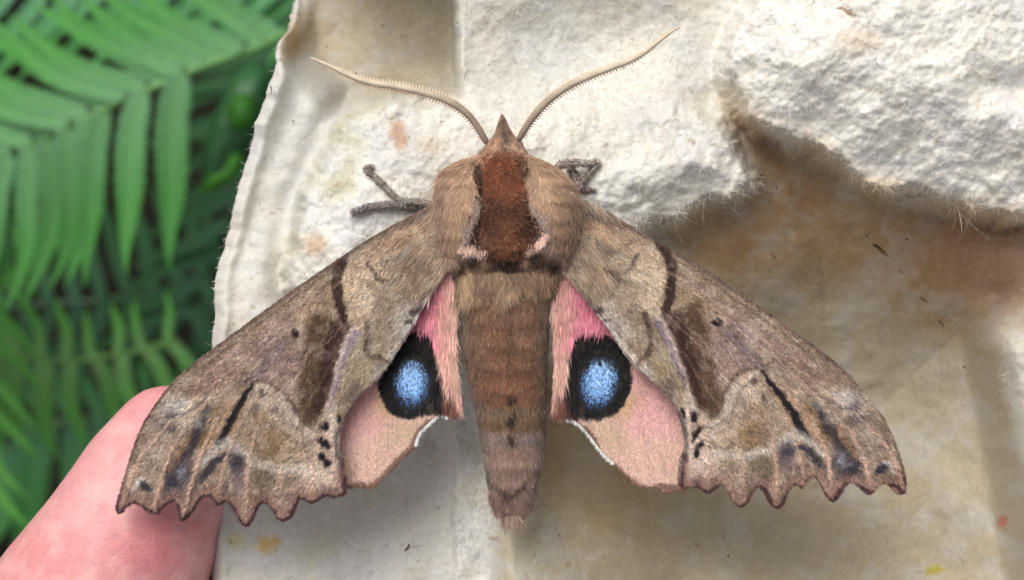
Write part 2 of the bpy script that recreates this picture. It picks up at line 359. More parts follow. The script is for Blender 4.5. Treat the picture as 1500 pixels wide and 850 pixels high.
# loose fibres: stand up from the fuzzy rims
def fibre_set():
    R = []; Dn = []; Ln = []; Wd = []; Cc = []
    def scatter(n, sample, ln, wd, flow=None, lift=.5, col=None):
        q = sample(n); q = q[inside(q, CPOLY)]; z, fz_ = carton_z(q); n = len(q)
        a = rng.uniform(0, 2*math.pi, n) if flow is None else math.radians(flow)+rng.normal(0, .9 if n > 40 else .3, n)
        R.append(np.stack([q[:, 0], q[:, 1], z+1], 1)); Dn.append(np.stack([np.cos(a), np.sin(a), np.abs(rng.normal(0, lift, n))], 1))
        Ln.append(rng.uniform(.4, 1.3, n)*ln); Wd.append(rng.uniform(.6, 1.3, n)*wd); 
        base_c = carton_col(q, fz_)*1.08 if col is None else lin(np.array(col))[None]*np.ones((n, 3)); Cc.append(np.clip(base_c*rng.uniform(.85, 1.12, (n, 1)), 0, .88))
    def along(poly, sp):
        def f(n):
            poly_ = np.asarray(poly, float); i = rng.integers(0, len(poly_)-1, n); t = rng.random((n, 1))
            return poly_[i]*(1-t)+poly_[i+1]*t + rng.normal(0, sp, (n, 2))
        return f
    def area(x0, y0, x1, y1, poly):
        def f(n):
            q = np.stack([rng.uniform(x0, x1, n), rng.uniform(y0, y1, n)], 1); return q[inside(q, poly)]
        return f
    rim1 = smooth_poly([(880, 318), (930, 322), (960, 335), (985, 330), (1010, 312), (1050, 298), (1085, 290), (1108, 275), (1100, 250)], 3)
    rim2 = smooth_poly([(1058, 120), (1085, 170), (1130, 205), (1190, 230), (1240, 262), (1290, 282), (1340, 292), (1400, 312), (1440, 318), (1500, 330)], 3)
    rim3 = smooth_poly([(1120, -10), (1080, 30), (1055, 70), (1060, 120)], 3)
    scatter(500, along(rim1, 9), 11, .8, 60, .12); scatter(60, along(rim1, 12), 26, .7, 60, .4)
    scatter(500, along(rim2, 12), 11, .8, 50, .1); scatter(60, along(rim2, 10), 24, .7, 60, .4); scatter(120, along(rim3, 6), 16, .9, 200, .2)
    scatter(26, along([(1392, 296), (1404, 310), (1412, 322)], 3), 30, 2.0, 55, .1)
    scatter(5000, area(1040, -30, 1520, 330, CUP), 12, .7, None, .04)
    scatter(5000, area(430, 140, 1110, 420, PERCH), 9, .7, None, .04)
    scatter(1200, area(668, -20, 1060, 200, [(668, -20), (1060, -20), (1060, 200), (668, 200)]), 12, 1.0, None, .12)
    scatter(900, area(664, 430, 722, 850, [(664, 430), (722, 430), (722, 850), (664, 850)]), 12, 1.1, None, .2)
    scatter(260, along(CEDGE[24:110], 2.0), 6, .8, 180, .3)
    scatter(700, area(320, 0, 1500, 850, CPOLY), 12, .8, None, .03, (160, 138, 104))
    scatter(4500, area(320, 0, 1500, 850, CPOLY), 12, .7, None, .02)
    FL = [(1292, 366, 35, 26), (1165, 283, 15, 14), (1140, 276, 30, 9), (1352, 440, 40, 12), (1325, 402, 30, 12), (1380, 470, 35, 12), (1272, 348, 30, 9), (1136, 372, 5, 8), (1415, 540, 40, 8), (820, 785, 80, 5), (1068, 815, 70, 5), (600, 800, -40, 22), (540, 255, -10, 10), (430, 180, 70, 6), (398, 130, 60, 12), (362, 296, 80, 5), (1330, 352, 10, 8), (560, 40, 10, 6), (480, 70, 40, 6), (520, 108, 40, 5), (1200, 560, 20, 6)]
    for x_, y_, a_, l_ in FL:
        k_ = max(1, int(l_/8)); q = np.stack([x_+rng.normal(0, l_*.12, k_), y_+rng.normal(0, 2, k_)], 1); ar = np.radians(a_+rng.normal(0, 3, k_)); q -= np.stack([np.cos(ar), np.sin(ar)], 1)*l_*.5; z, _ = carton_z(q)
        R.append(np.stack([q[:, 0], q[:, 1], z+3], 1)); Dn.append(np.stack([np.cos(ar), np.sin(ar), np.full(k_, .02)], 1)); Ln.append(l_*rng.uniform(.5, 1.1, k_)); Wd.append(rng.uniform(1.6, 3.0, k_)); Cc.append(lin(np.array([96, 68, 42]))[None]*rng.uniform(.7, 1.5, (k_, 1)))
    R_, D_, L_, W_, C_ = map(np.concatenate, (R, Dn, Ln, Wd, Cc))
    return hairs(R_, D_, L_, W_, np.tile([0, 0, 1.], (len(R_), 1)), C_, bend=1.0, seg=4)
fv, ff, fc = fibre_set()
fo = add_mesh('loose_fibres', PV(fv), ff, M_fibre, carton, cols=fc, smooth=False); fo['kind'] = 'stuff'

# ------------------------------------------------------------------ moth
moth = thing('moth', P(745, 420, -70), 'brown hawk-moth with spread wings and blue-centred black eyespots on pink hindwings, on the carton', 'moth')
LF = [(690, 300), (660, 290), (632, 299), (604, 315), (575, 330), (540, 350), (506, 372), (465, 400), (430, 424), (395, 449), (350, 482), (310, 512), (285, 531), (262, 550), (243, 571), (226, 594),
      (211, 618), (199, 645), (190, 672), (182, 700), (175, 725), (171, 741), (173, 750), (179, 750), (186, 741), (198, 736), (209, 741), (219, 749), (231, 752), (238, 744), (248, 736), (256, 733),
      (261, 741), (264, 761), (273, 759), (283, 749), (290, 736), (299, 726), (310, 727), (319, 739), (325, 737), (334, 734), (343, 744), (351, 760), (360, 770), (369, 765), (375, 749), (382, 737),
      (391, 736), (401, 747), (407, 758), (416, 762), (427, 757), (433, 744), (440, 729), (447, 731), (457, 736), (467, 732), (478, 725), (488, 728), (496, 726), (504, 725), (507, 717), (506, 702), (504, 680),
      (498, 655), (499, 630), (507, 607), (520, 587), (537, 570), (556, 552), (570, 535), (586, 510), (607, 475), (630, 435), (648, 402), (665, 380), (690, 340)]
RF = [(795, 300), (820, 284), (848, 290), (870, 299), (895, 312), (922, 330), (950, 347), (990, 369), (1030, 392), (1065, 414), (1100, 440), (1140, 468), (1180, 497), (1215, 523), (1236, 541), (1252, 558), (1264, 574),
      (1276, 590), (1291, 606), (1302, 627), (1312, 650), (1323, 682), (1327, 706), (1325, 721), (1316, 723), (1308, 716), (1299, 708), (1288, 709), (1280, 718), (1273, 723), (1264, 718), (1252, 707), (1243, 705),
      (1236, 712), (1229, 727), (1220, 734), (1211, 727), (1205, 714), (1195, 699), (1184, 701), (1174, 714), (1167, 709), (1159, 711), (1151, 724), (1147, 738), (1138, 744), (1127, 736), (1120, 721), (1110, 712),
      (1100, 722), (1095, 735), (1084, 742), (1073, 732), (1065, 716), (1056, 708), (1048, 715), (1035, 722), (1026, 714), (1012, 712), (1001, 714), (995, 706), (994, 693), (996, 672), (1002, 651), (998, 621),
      (987, 596), (971, 573), (949, 553), (926, 534), (911, 514), (892, 484), (869, 454), (848, 425), (829, 399), (812, 380), (795, 340)]
LM = [((848, 298), (632, 299)), ((968, 357), (506, 372)), ((1050, 471), (434, 487)), ((1326, 720), (173, 748)), ((1273, 723), (231, 752)), ((1220, 734), (265, 762)),
      ((1173, 715), (321, 740)), ((1138, 744), (360, 770)), ((1084, 742), (416, 762)), ((1036, 722), (457, 736)), ((1001, 714), (504, 725)), ((1043, 608), (454, 622)),
      ((1014, 608), (479, 622)), ((1018, 634), (478, 648)), ((1018, 658), (480, 674)), ((1118, 547), (369, 564)), ((1178, 628), (325, 637)), ((1236, 541), (262, 550)),
      ((1002, 651), (498, 653)), ((911, 514), (586, 511)), ((829, 399), (648, 402)), ((987, 596), (513, 598)), ((1003, 570), (487, 585)), ((967, 472), (516, 486)),
      ((1312, 650), (190, 672)), ((1100, 440), (395, 449)), ((1180, 497), (310, 512)), ((890, 484), (602, 484)), ((948, 553), (556, 552)), ((795, 340), (690, 340))]
def tps(src, dst):
    n = len(src); Dm = np.hypot(src[:, None, 0]-src[None, :, 0], src[:, None, 1]-src[None, :, 1])
    K = np.where(Dm > 0, Dm**2*np.log(Dm+1e-9), 0); A = np.zeros((n+3, n+3)); A[:n, :n] = K + np.eye(n)*30
    A[:n, n] = 1; A[:n, n+1:] = src; A[n, :n] = 1; A[n+1:, :n] = src.T
    W = np.linalg.solve(A, np.vstack([dst, np.zeros((3, 2))]))
    def f(p):
        out = np.zeros((len(p), 2)); out += W[n] + p@W[n+1:]
        for i in range(n):
            d2 = ((p-src[i])**2).sum(1); out += (.5*d2*np.log(d2+1e-9))[:, None]*W[i]
        return out
    return f
R2L = tps(np.array([a for a, b in LM], float), np.array([b for a, b in LM], float))
VEINS = [([(520, 400), (430, 462), (340, 540), (262, 607), (222, 650), (196, 690), (180, 735)], 1),
         ([(470, 440), (400, 500), (330, 560), (277, 622), (256, 651), (238, 699), (227, 744)], 1),
         ([(440, 475), (395, 530), (354, 575), (325, 604), (303, 648), (287, 691), (270, 752)], 1),
         ([(500, 470), (430, 540), (372, 590), (336, 660), (321, 715), (320, 735)], .7),
         ([(510, 470), (445, 540), (394, 590), (376, 626), (369, 662), (362, 713), (360, 760)], .9),
         ([(515, 480), (470, 560), (430, 630), (412, 684), (411, 728), (414, 755)], .6),
         ([(520, 485), (497, 545), (478, 600), (462, 670), (457, 728)], .6),
         ([(600, 400), (545, 480), (505, 560), (487, 620), (488, 700)], .5)]
def forewing_col(p, poly, seed):
    """p: points in the left wing's frame"""
    u, v = p[:, 0], p[:, 1]; c = Paint(p, (152, 130, 102), warp=2.4, grain=.6, seed=seed)
    # along-wing streak noise
    x1 = u*.79-v*.61; y1 = u*.61+v*.79
    st = fbm(x1/5, y1/1.0, 5, 3, 51+seed); c.mix(sst(.45, .75, st), (180, 162, 132), .45); c.mix(sst(.5, .25, st), (112, 90, 70), .45)
    mo = fbm(u, v, 16, 4, 65+seed); c.mix(sst(.5, .7, mo), (184, 168, 140), .5); c.mix(sst(.46, .28, mo), (110, 90, 72), .5)
    # costal strip
    c.line([(500, 378), (400, 452), (300, 530), (262, 565)], [26, 34, 34, 20], (138, 116, 90), 10, .8)
    c.line([(480, 408), (400, 462), (330, 515)], [10, 12, 6], (160, 138, 106), 6, .6)
    c.line([(420, 470), (360, 520), (300, 568)], [26, 30, 14], (142, 116, 100), 12, .55)
    # median field
    c.poly([(495, 415), (500, 470), (470, 560), (454, 610), (420, 580), (380, 552), (400, 500), (440, 455)], (146, 122, 88), 14, .7)
    c.poly([(440, 500), (465, 500), (440, 590), (390, 553), (405, 520)], (156, 130, 116), 12, .65)
    c.poly([(350, 520), (300, 545), (268, 570), (296, 582), (345, 575), (368, 556)], (134, 108, 84), 8, .6)
    c.poly([(462, 455), (506, 478), (498, 512), (490, 546), (479, 588), (467, 616), (455, 624), (438, 606), (438, 560), (446, 500)], (98, 74, 48), 8, .9)
    c.poly([(484, 470), (509, 480), (499, 520), (489, 550), (477, 590), (466, 612), (459, 606), (466, 560), (474, 510)], (76, 52, 36), 7, .95)
    # purple streak and discal dot
    c.line([(428, 490), (402, 520), (380, 545), (366, 560)], [6, 14, 12, 6], (112, 92, 100), 6, .62)
    c.line([(424, 478), (400, 500), (372, 522)], [3, 8, 3], (128, 104, 112), 5, .5)
    c.blob(434, 487, 11, 10, (176, 156, 134), 0, .4, .6)
    c.blob(434, 487, 6.5, 6.5, (34, 22, 16), 0, .25, 1, grain=.15)
    # basal field
    c.poly([(505, 372), (575, 328), (640, 296), (690, 300), (690, 380), (648, 404), (600, 484), (570, 532), (545, 520), (540, 480), (512, 478), (500, 430), (497, 400)], (158, 136, 106), 5, .85)
    c.blob(530, 425, 24, 46, (184, 164, 130), 12, .6, .8); c.blob(533, 450, 14, 26, (192, 172, 138), 10, .7, .6)
    c.blob(590, 345, 46, 14, (176, 140, 100), -28, .7, .6); c.blob(612, 388, 40, 26, (150, 126, 94), -50, .6, .6)
    c.blob(588, 372, 22, 7, (122, 106, 88), -30, .6, .7)
    c.line([(540, 385), (548, 400), (561, 410), (584, 408), (592, 400)], [4, 5, 4, 3, 2], (96, 78, 60), 2.5, .85)
    c.line([(560, 332), (566, 340), (580, 338)], 3, (120, 92, 70), 3, .6)
    c.blob(575, 455, 30, 34, (150, 130, 102), -35, .6, .5); c.blob(590, 470, 16, 30, (186, 178, 160), 35, .7, .6)
    c.line([(635, 425), (612, 462), (596, 490), (577, 522), (568, 537)], [5, 9, 14, 16, 8], (196, 188, 170), 6, .75)
    c.blob(610, 455, 10, 5, (72, 58, 48), -20, .6, .8); c.blob(600, 470, 7, 3, (90, 74, 60), -20, .6, .7); c.blob(620, 440, 4, 8, (90, 74, 60), 20, .6, .6)
    # antemedial band
    c.line([(509, 366), (500, 385), (495, 410), (497, 438), (504, 464), (512, 484)], [12, 13, 15, 15, 13, 7], (72, 52, 36), 3, 1)
    c.line([(512, 385), (509, 410), (510, 435), (517, 458)], 5, (192, 170, 132), 3, .55)
    # below the lilac stripe
    c.poly([(522, 486), (545, 490), (562, 530), (556, 552), (520, 587), (499, 625), (486, 620), (488, 580), (504, 540)], (150, 132, 102), 5, .8)
    c.blob(530, 545, 16, 20, (160, 138, 96), 20, .7, .6)
    c.blob(556, 543, 14, 10, (178, 170, 152), -40, .7, .7); c.blob(520, 577, 10, 16, (120, 104, 86), 30, .7, .7)
    c.line([(539, 472), (537, 495), (541, 518), (556, 523), (570, 530)], [9, 10, 9, 6, 5], (92, 74, 54), 3.5, .85)
    c.line([(520, 482), (508, 508), (496, 546), (486, 578), (482, 596)], [13, 13, 11, 9, 5], (188, 166, 152), 3, .8)
    c.line([(522, 486), (511, 510), (499, 546), (488, 582)], [10, 7, 6.5, 4], (124, 108, 114), 2.5, .8)
    # postmedial pale wedge
    c.poly([(376, 560), (392, 558), (410, 570), (430, 592), (446, 618), (458, 628), (474, 612), (486, 600), (500, 640), (497, 660), (505, 712), (440, 718), (380, 716), (392, 650), (378, 600)], (182, 160, 132), 5, .85)
    c.line([(380, 555), (405, 566), (427, 588), (442, 612), (456, 627)], 4, (92, 66, 50), 2.5, .8)
    c.line([(385, 565), (410, 590), (430, 615), (445, 632), (462, 640)], [14, 18, 18, 14, 8], (182, 166, 142), 6, .6)
    c.line([(384, 600), (400, 618), (422, 640), (450, 652)], 5, (140, 116, 90), 4, .6)
    c.line([(398, 585), (420, 612), (440, 640), (470, 655)], 3, (150, 130, 104), 3, .4)
    c.blob(398, 652, 24, 22, (134, 108, 64), 10, .55, .8); c.blob(378, 618, 16, 22, (146, 120, 80), 20, .6, .6); c.blob(430, 668, 16, 14, (170, 146, 110), 0, .7, .5)
    c.blob(385, 575, 5, 5, (70, 56, 46), 0, .5, .85); c.blob(374, 598, 6, 7, (62, 50, 42), 0, .5, .85); c.blob(405, 600, 5, 6, (120, 108, 96), 0, .6, .6)
    # outer field
    c.poly([(370, 562), (340, 580), (300, 584), (262, 580), (230, 610), (200, 680), (185, 730), (380, 742), (372, 690), (392, 650), (376, 600)], (156, 132, 104), 7, .75)
    c.line([(352, 580), (312, 584), (276, 584)], 4, (186, 164, 132), 3, .5)
    c.blob(258, 598, 24, 18, (178, 168, 150), -20, .6, .65); c.blob(262, 590, 15, 10, (186, 180, 166), 0, .7, .45)
    c.blob(252, 606, 10, 8, (96, 90, 88), 0, .7, .6); c.blob(247, 626, 20, 7, (104, 92, 84), 8, .7, .7); c.blob(240, 612, 8, 8, (176, 160, 136), 0, .7, .5)
    c.blob(230, 660, 20, 34, (156, 138, 118), 15, .7, .6); c.blob(308, 602, 9, 5, (66, 62, 58), -20, .6, .85); c.blob(300, 612, 16, 8, (150, 146, 132), -30, .7, .5)
    c.line([(302, 614), (292, 634), (277, 656), (268, 672)], [11, 18, 19, 13], (64, 54, 50), 5.5, .85)
    c.blob(260, 696, 18, 29, (82, 74, 70), 22, .6, .9); c.blob(268, 690, 6, 14, (142, 138, 142), 20, .8, .6); c.blob(254, 706, 9, 12, (62, 54, 58), 20, .7, .6)
    c.line([(318, 600), (304, 632), (292, 655)], [8, 9, 6], (140, 112, 64), 3.5, .7)
    c.line([(335, 592), (316, 636), (300, 668)], [5, 8, 5], (150, 108, 70), 3, .6)
    c.line([(276, 640), (262, 668), (248, 690)], [6, 9, 5], (160, 116, 72), 3, .6)
    mo = fbm(u, v, 13, 3, 61+seed); c.mix(sst(.5, .7, mo), (184, 172, 150), .28); c.mix(sst(.46, .28, mo), (104, 84, 68), .26)
    # black dash
    c.line([(372, 558), (360, 578), (346, 602), (330, 634), (318, 652)], [4, 9, 10, 11, 4], (46, 38, 34), 2.4, .97, grain=.3)
    c.line([(340, 588), (322, 622), (306, 656)], [3, 5, 4], (188, 152, 118), 2.5, .75)
    c.line([(358, 590), (346, 620), (334, 645)], [3, 5, 3], (164, 128, 78), 3, .6)
    # whitish subterminal zigzag with dark wedges
    c.line([(294, 680), (310, 664), (324, 652), (338, 646), (350, 656), (362, 664), (374, 678), (396, 682), (412, 690), (440, 684), (464, 690)], [9, 12, 14, 18, 15, 12, 11, 11, 9, 9, 9], (184, 176, 158), 6, .68, grain=1.0)
    c.line([(332, 664), (318, 674), (304, 690), (296, 702)], [8, 12, 12, 5], (66, 60, 60), 4, .85)
    c.blob(349, 679, 10, 18, (70, 64, 66), -10, .7, .85); c.blob(352, 698, 10, 14, (124, 104, 96), 0, .7, .6)
    c.blob(388, 702, 20, 16, (116, 100, 72), 0, .6, .8); c.blob(428, 706, 18, 13, (136, 114, 88), 0, .6, .7); c.blob(402, 690, 6, 4, (150, 146, 130), 0, .7, .6)
    c.line([(194, 718), (209, 701), (224, 716)], [5, 6, 5], (192, 186, 176), 3.5, .8); c.blob(215, 712, 10, 7, (64, 56, 58), 35, .5, .9)
    c.blob(470, 690, 22, 24, (190, 170, 148), 0, .7, .7); c.blob(445, 715, 20, 8, (188, 158, 136), 0, .7, .6)
    c.blob(484, 612, 10, 22, (192, 178, 156), 12, .6, .6)
    for pts, w_, cl, o_ in [([(392, 664), (408, 676), (424, 668), (440, 676), (462, 664), (480, 668)], 3, (112, 92, 74), .6), ([(384, 570), (402, 582), (418, 604), (438, 630), (456, 644), (474, 636)], 2.5, (120, 98, 78), .6),
                            ([(300, 586), (286, 596), (268, 606), (250, 612), (236, 632)], 3, (92, 80, 72), .55), ([(290, 700), (286, 714), (278, 728)], 6, (84, 68, 62), .6), ([(330, 706), (332, 720)], 9, (104, 84, 74), .6),
                            ([(344, 706), (346, 722)], 8, (104, 84, 74), .5), ([(243, 716), (240, 728)], 8, (96, 78, 70), .6), ([(386, 718), (390, 728)], 10, (112, 90, 72), .5), ([(640, 412), (620, 440), (604, 470)], 2.5, (70, 56, 46), .6),
                            ([(460, 506), (440, 540), (420, 580)], 3, (176, 156, 130), .5), ([(430, 520), (410, 548), (392, 562)], 2.5, (112, 90, 72), .5), ([(480, 400), (420, 444), (350, 498), (300, 536)], 3, (108, 86, 66), .6), ([(350, 508), (322, 530), (292, 556)], 4, (182, 148, 128), .5)]:
        c.line(pts, w_, cl, 2, o_)
    # dark spots at the hind corner
    for x, y, rx, ry in [(478, 622, 7, 8), (471, 644, 5, 5), (480, 650, 7, 7), (473, 668, 6, 6), (481, 678, 6, 8), (497, 612, 4, 6)]:
        c.blob(x, y, rx, ry, (36, 26, 24), 20, .4, .95, grain=.9)
    c.line([(503, 612), (497, 632), (494, 652), (499, 676)], [5, 8, 8, 5], (96, 82, 72), 3, .7); c.line([(488, 612), (487, 650), (489, 680)], 5, (196, 184, 166), 3, .6)
    c.line([(499, 672), (503, 690), (503, 712)], 8, (98, 70, 66), 3, .85)
    # veins
    for pts, k in VEINS:
        q = smooth_poly(pts, 4); n = len(q)
        c.line(q[int(n*.52):], [2.5, 5, 6], (194, 158, 130), 2.2, .75*k, smooth=False, grain=.35); c.line(q[:int(n*.55)], 2.4, (182, 156, 126), 1.6, .5*k, smooth=False)
    # terminal band and dark rim
    d = np.full(len(p), 99.0); i0 = 20; mg = np.array(LF[i0:64], float); dd, _, _ = line_dist(p, mg)
    c.mix(1-sst(8, 24, dd), (146, 110, 90), .62); c.mix(1-sst(2.2, 5.4, dd), (86, 58, 52), .92, grain=.3)
    dd, _, _ = line_dist(p, np.array(LF[2:22], float)); c.mix(1-sst(1.5, 6, dd), (106, 84, 66), .65)
    dd, _, _ = line_dist(p, np.array(LF[66:74], float)); c.mix(1-sst(1, 4, dd), (112, 92, 78), .6)
    g = rng.normal(0, 1, len(p))[:, None]
    m_ = np.array([150., 130., 106.]); cc_ = m_+(c.c-m_)*1.26; gy_ = cc_.mean(1, keepdims=True); cc_ = gy_+(cc_-gy_)*.82+np.array([2, 0, 5.])
    out = np.clip(cc_*(1+.08*g*(1-.3*(g > 0))) + fbm(u, v, 3.2, 2, 71+seed)[:, None]*18-9, 4, 250)
    return lin(out)*1.2
def vein_z(q):
    z = np.zeros(len(q))
    for pts, k in VEINS:
        d, t, _ = line_dist(q, smooth_poly(pts, 3)); z += k*3.0*np.exp(-(d/3.6)**2)*sst(.2, .6, t/((len(pts)-1)*3))
    return z
def forewing_z(q):
    """height in the left wing's frame"""
    u, v = q[:, 0], q[:, 1]
    span = np.clip((660-u)/480, 0, 1)
    dc, _, _ = line_dist(q, np.array(LF[2:21], float))
    z = 26 - 30*span - 10*span**2 + 20*sst(0, 60, dc)-16 - 10*sst(90, 200, dc)
    # fan folds that run out to the teeth
    z += vein_z(q) + (fbm(u, v, 42, 2, 77)-.5)*9
    dm, _, _ = line_dist(q, np.array(LF[20:64], float)); z += -9*np.exp(-dm/14.0)
    return z
def scale_set(p_roots, z, cols, dirs, n_l, n_w, tilt=.22):
    N = len(p_roots); d = np.concatenate([dirs, np.full((N, 1), tilt)], 1)
    d[:, :2] += rng.normal(0, .28, (N, 2)); d[:, 2] += rng.normal(0, .12, N)
    r = np.concatenate([p_roots, (z+.6)[:, None]], 1)
    return hairs(r, d, rng.uniform(.7, 1.3, N)*n_l, rng.uniform(.7, 1.3, N)*n_w, np.tile([0, 0, 1.], (N, 1)), cols, bend=.05, seg=1)
def sample_poly(poly, n):
    a = np.min(poly, 0); b = np.max(poly, 0); q = rng.uniform(a, b, (int(n), 2)); return q[inside(q, poly)]
def wing_grid(poly, step):
    a = np.min(poly, 0)-step; b = np.max(poly, 0)+step
    return cut_grid(poly, np.arange(a[0], b[0], step), np.arange(a[1], b[1], step))
def rag(poly, amp=1.3, seed=0, n=4):
    q = smooth_poly(poly, n, True); q = q + np.stack([vnoise(q[:, 0]/2.2, q[:, 1]/2.2, 11+seed)-.5, vnoise(q[:, 0]/2.2, q[:, 1]/2.2, 12+seed)-.5], 1)*2*amp
    return q
for side, OUT in (('L', LF), ('R', RF)):
    poly = rag(OUT, 1.0, 1 if side == 'L' else 2)
    p, q = wing_grid(poly, 1.35)
    tol = (lambda a: a) if side == 'L' else R2L
    seed = 0 if side == 'L' else 5
    cols = forewing_col(tol(p), poly, seed); z = forewing_z(tol(p))
    wv = P(p[:, 0], p[:, 1], z)
    wo_ = add_mesh('forewing', wv, q, M_wing, moth, cols=cols)
    s_ = wo_.modifiers.new('thickness', 'SOLIDIFY'); s_.thickness = 2.2*S; s_.offset = -1
    r = sample_poly(np.array(OUT, float), 150000)
    sp_ = rng.random((len(r), 1)); lr = tol(r); ax = np.array([-.62, .78]) if side == 'L' else np.array([.62, .78])
    cc = forewing_col(lr, poly, seed)*rng.lognormal(0.04, .2, (len(r), 1))*np.where(sp_ < .07, .35, np.where(sp_ > .94, 1.5, 1))
    zz = forewing_z(lr)
    V, F, C = scale_set(r, zz, cc, np.tile(ax, (len(r), 1)), 5.6, 1.5, .12)
    # long silky hair over the wing root, combed away from the thorax
    cx = 640 if side == 'L' else 842; sg = -1 if side == 'L' else 1
    hr = r[np.hypot((r[:, 0]-cx)/62, (r[:, 1]-355)/78)+rng.normal(0, .12, len(r)) < 1][:7000]
    hd = np.stack([sg*(.55+.25*rng.normal(0, 1, len(hr))*.5), np.full(len(hr), .85), np.full(len(hr), .14)], 1)
    hc = forewing_col(tol(hr), poly, seed)*rng.lognormal(0, .25, (len(hr), 1))
    V2, F2, C2 = hairs(np.concatenate([hr, (forewing_z(tol(hr))+1)[:, None]], 1), hd, rng.uniform(12, 26, len(hr)), rng.uniform(.7, 1.4, len(hr)), np.tile([0, 0, 1.], (len(hr), 1)), hc, bend=.15, seg=3)
    # fringe along the toothed margin and the inner margin
    i0, i1 = (20, 64) if side == 'L' else (23, 62)
    mg = smooth_poly(np.array(OUT[i0:i1], float), 3); k = rng.integers(0, len(mg)-1, 2600); t = rng.random((2600, 1)); rr = mg[k]*(1-t)+mg[k+1]*t
    tg = mg[k+1]-mg[k]; nn = np.stack([-tg[:, 1], tg[:, 0]], 1); nn /= np.linalg.norm(nn, axis=1)[:, None]+1e-9
    test = inside(rr+nn*2, np.array(OUT, float)); nn[test] *= -1; rr = rr - nn*1.5
    fd = np.concatenate([nn+rng.normal(0, .35, nn.shape)+[0, .3], np.full((len(nn), 1), .0)], 1)
    fcol = lin(np.array([92, 64, 56]))*rng.lognormal(0, .35, (len(rr), 1))
    V3, F3, C3 = hairs(np.concatenate([rr, (forewing_z(tol(rr)))[:, None]], 1), fd, rng.uniform(2.5, 5.5, len(rr)), rng.uniform(.8, 1.4, len(rr)), np.tile([0, 0, 1.], (len(rr), 1)), fcol, seg=1)
    F_all = np.concatenate([F, F2+len(V), F3+len(V)+len(V2)]); V_all = np.concatenate([V, V2, V3]); C_all = np.concatenate([C, C2, C3])
    so_ = add_mesh('wing_scales', PV(V_all), F_all, M_fur, wo_, cols=C_all, smooth=False); so_['kind'] = 'stuff'

# hindwings --------------------------------------------------------
LH = [(655, 372), (668, 392), (670, 430), (668, 470), (668, 510), (670, 550), (675, 583), (676, 603), (668, 613), (657, 611), (649, 607), (640, 608), (628, 619), (613, 634), (606, 653), (594, 665), (582, 676),
      (574, 686), (565, 695), (552, 708), (539, 714), (527, 710), (513, 714), (500, 712), (480, 700), (470, 650), (480, 590), (520, 500), (560, 440), (610, 385)]
RH = [(826, 372), (812, 392), (806, 430), (812, 470), (814, 510), (813, 550), (811, 580), (811, 605), (818, 618), (830, 614), (842, 616), (858, 630), (872, 648), (884, 664), (900, 678), (918, 694), (926, 706),
      (942, 712), (960, 712), (974, 720), (990, 717), (1004, 714), (1016, 700), (1022, 650), (1010, 590), (970, 500), (930, 440), (870, 385)]
HM = [((826, 392), (655, 392)), ((811, 605), (676, 603)), ((830, 614), (657, 611)), ((842, 616), (645, 607)), ((880, 562), (603, 560)), ((878, 490), (610, 490)), ((922, 560), (557, 560)), ((880, 613), (598, 613)),
      ((828, 565), (649, 562)), ((872, 648), (611, 636)), ((926, 706), (560, 700)), ((996, 714), (506, 714)), ((806, 430), (668, 430)), ((950, 560), (535, 572)), ((838, 500), (634, 500)), ((813, 550), (669, 550)),
      ((1002, 651), (498, 653)), ((892, 484), (605, 478)), ((912, 520), (578, 522))]
HR2L = tps(np.array([a for a, b in HM], float), np.array([b for a, b in HM], float))
def hind_col(p, seed):
    u, v = p[:, 0], p[:, 1]; c = Paint(p, (220, 176, 154), warp=2.0, grain=.4, seed=20+seed)
    c.poly([(480, 540), (560, 540), (565, 570), (560, 605), (560, 640), (520, 640), (490, 640)], (230, 168, 164), 26, .9)
    c.mix(sst(.5, .8, fbm(u/2, v/9, 3, 3, 5)), (184, 136, 112), .3)
    c.blob(590, 632, 34, 16, (206, 172, 134), -20, .8, .7)
    c.line([(545, 600), (540, 650), (535, 700)], 3, (196, 142, 124), 3, .4); c.line([(575, 612), (570, 650), (560, 690)], 3, (190, 142, 118), 3, .4)
    c.poly([(690, 360), (600, 360), (570, 500), (640, 500), (690, 520)], (226, 116, 142), 8, .95)
    c.poly([(650, 385), (690, 370), (690, 620), (650, 590), (648, 520), (636, 460)], (208, 150, 132), 9, .9)
    c.line([(664, 420), (664, 500), (668, 560)], 9, (208, 168, 140), 5, .7)
    eye = smooth_poly([(603, 487), (626, 490), (638, 512), (646, 545), (654, 576), (652, 596), (626, 606), (598, 613), (574, 606), (559, 586), (555, 560), (566, 530), (584, 506)], 3, True)
    c.blob(566, 592, 20, 18, (206, 162, 96), 0, .8, .7)
    c.poly(eye, (20, 17, 18), 3.2, 1, grain=.7)
    c.blob(603, 562, 24, 30, (64, 118, 188), 0, .45, .9, grain=1.4)
    c.blob(603, 558, 19, 23, (118, 182, 232), 0, .5, .95, grain=1.4)
    c.blob(600, 551, 15, 18, (170, 206, 246), 0, .7, .6, grain=1.8)
    c.line([(657, 575), (662, 592), (668, 608)], [18, 20, 16], (118, 66, 46), 5, .95)
    c.blob(640, 596, 14, 9, (92, 66, 46), 0, .6, .7)
    dd, _, _ = line_dist(p, np.array(LH[12:24], float)); c.mix(1-sst(3, 8, dd), (126, 84, 66), .85, grain=.7)
    dd, _, _ = line_dist(p, np.array(LH[8:14], float)); c.mix(1-sst(1.5, 4, dd), (120, 82, 64), .6)
    g = rng.normal(0, 1, len(p))[:, None]
    o_ = lin(np.clip(c.c*(1+.06*g), 3, 252)); gy = o_.mean(1, keepdims=True); k_ = np.where(o_[:, :1] > o_[:, 2:], .80, .85)
    return (gy+(o_-gy)*k_*.9)*1.22
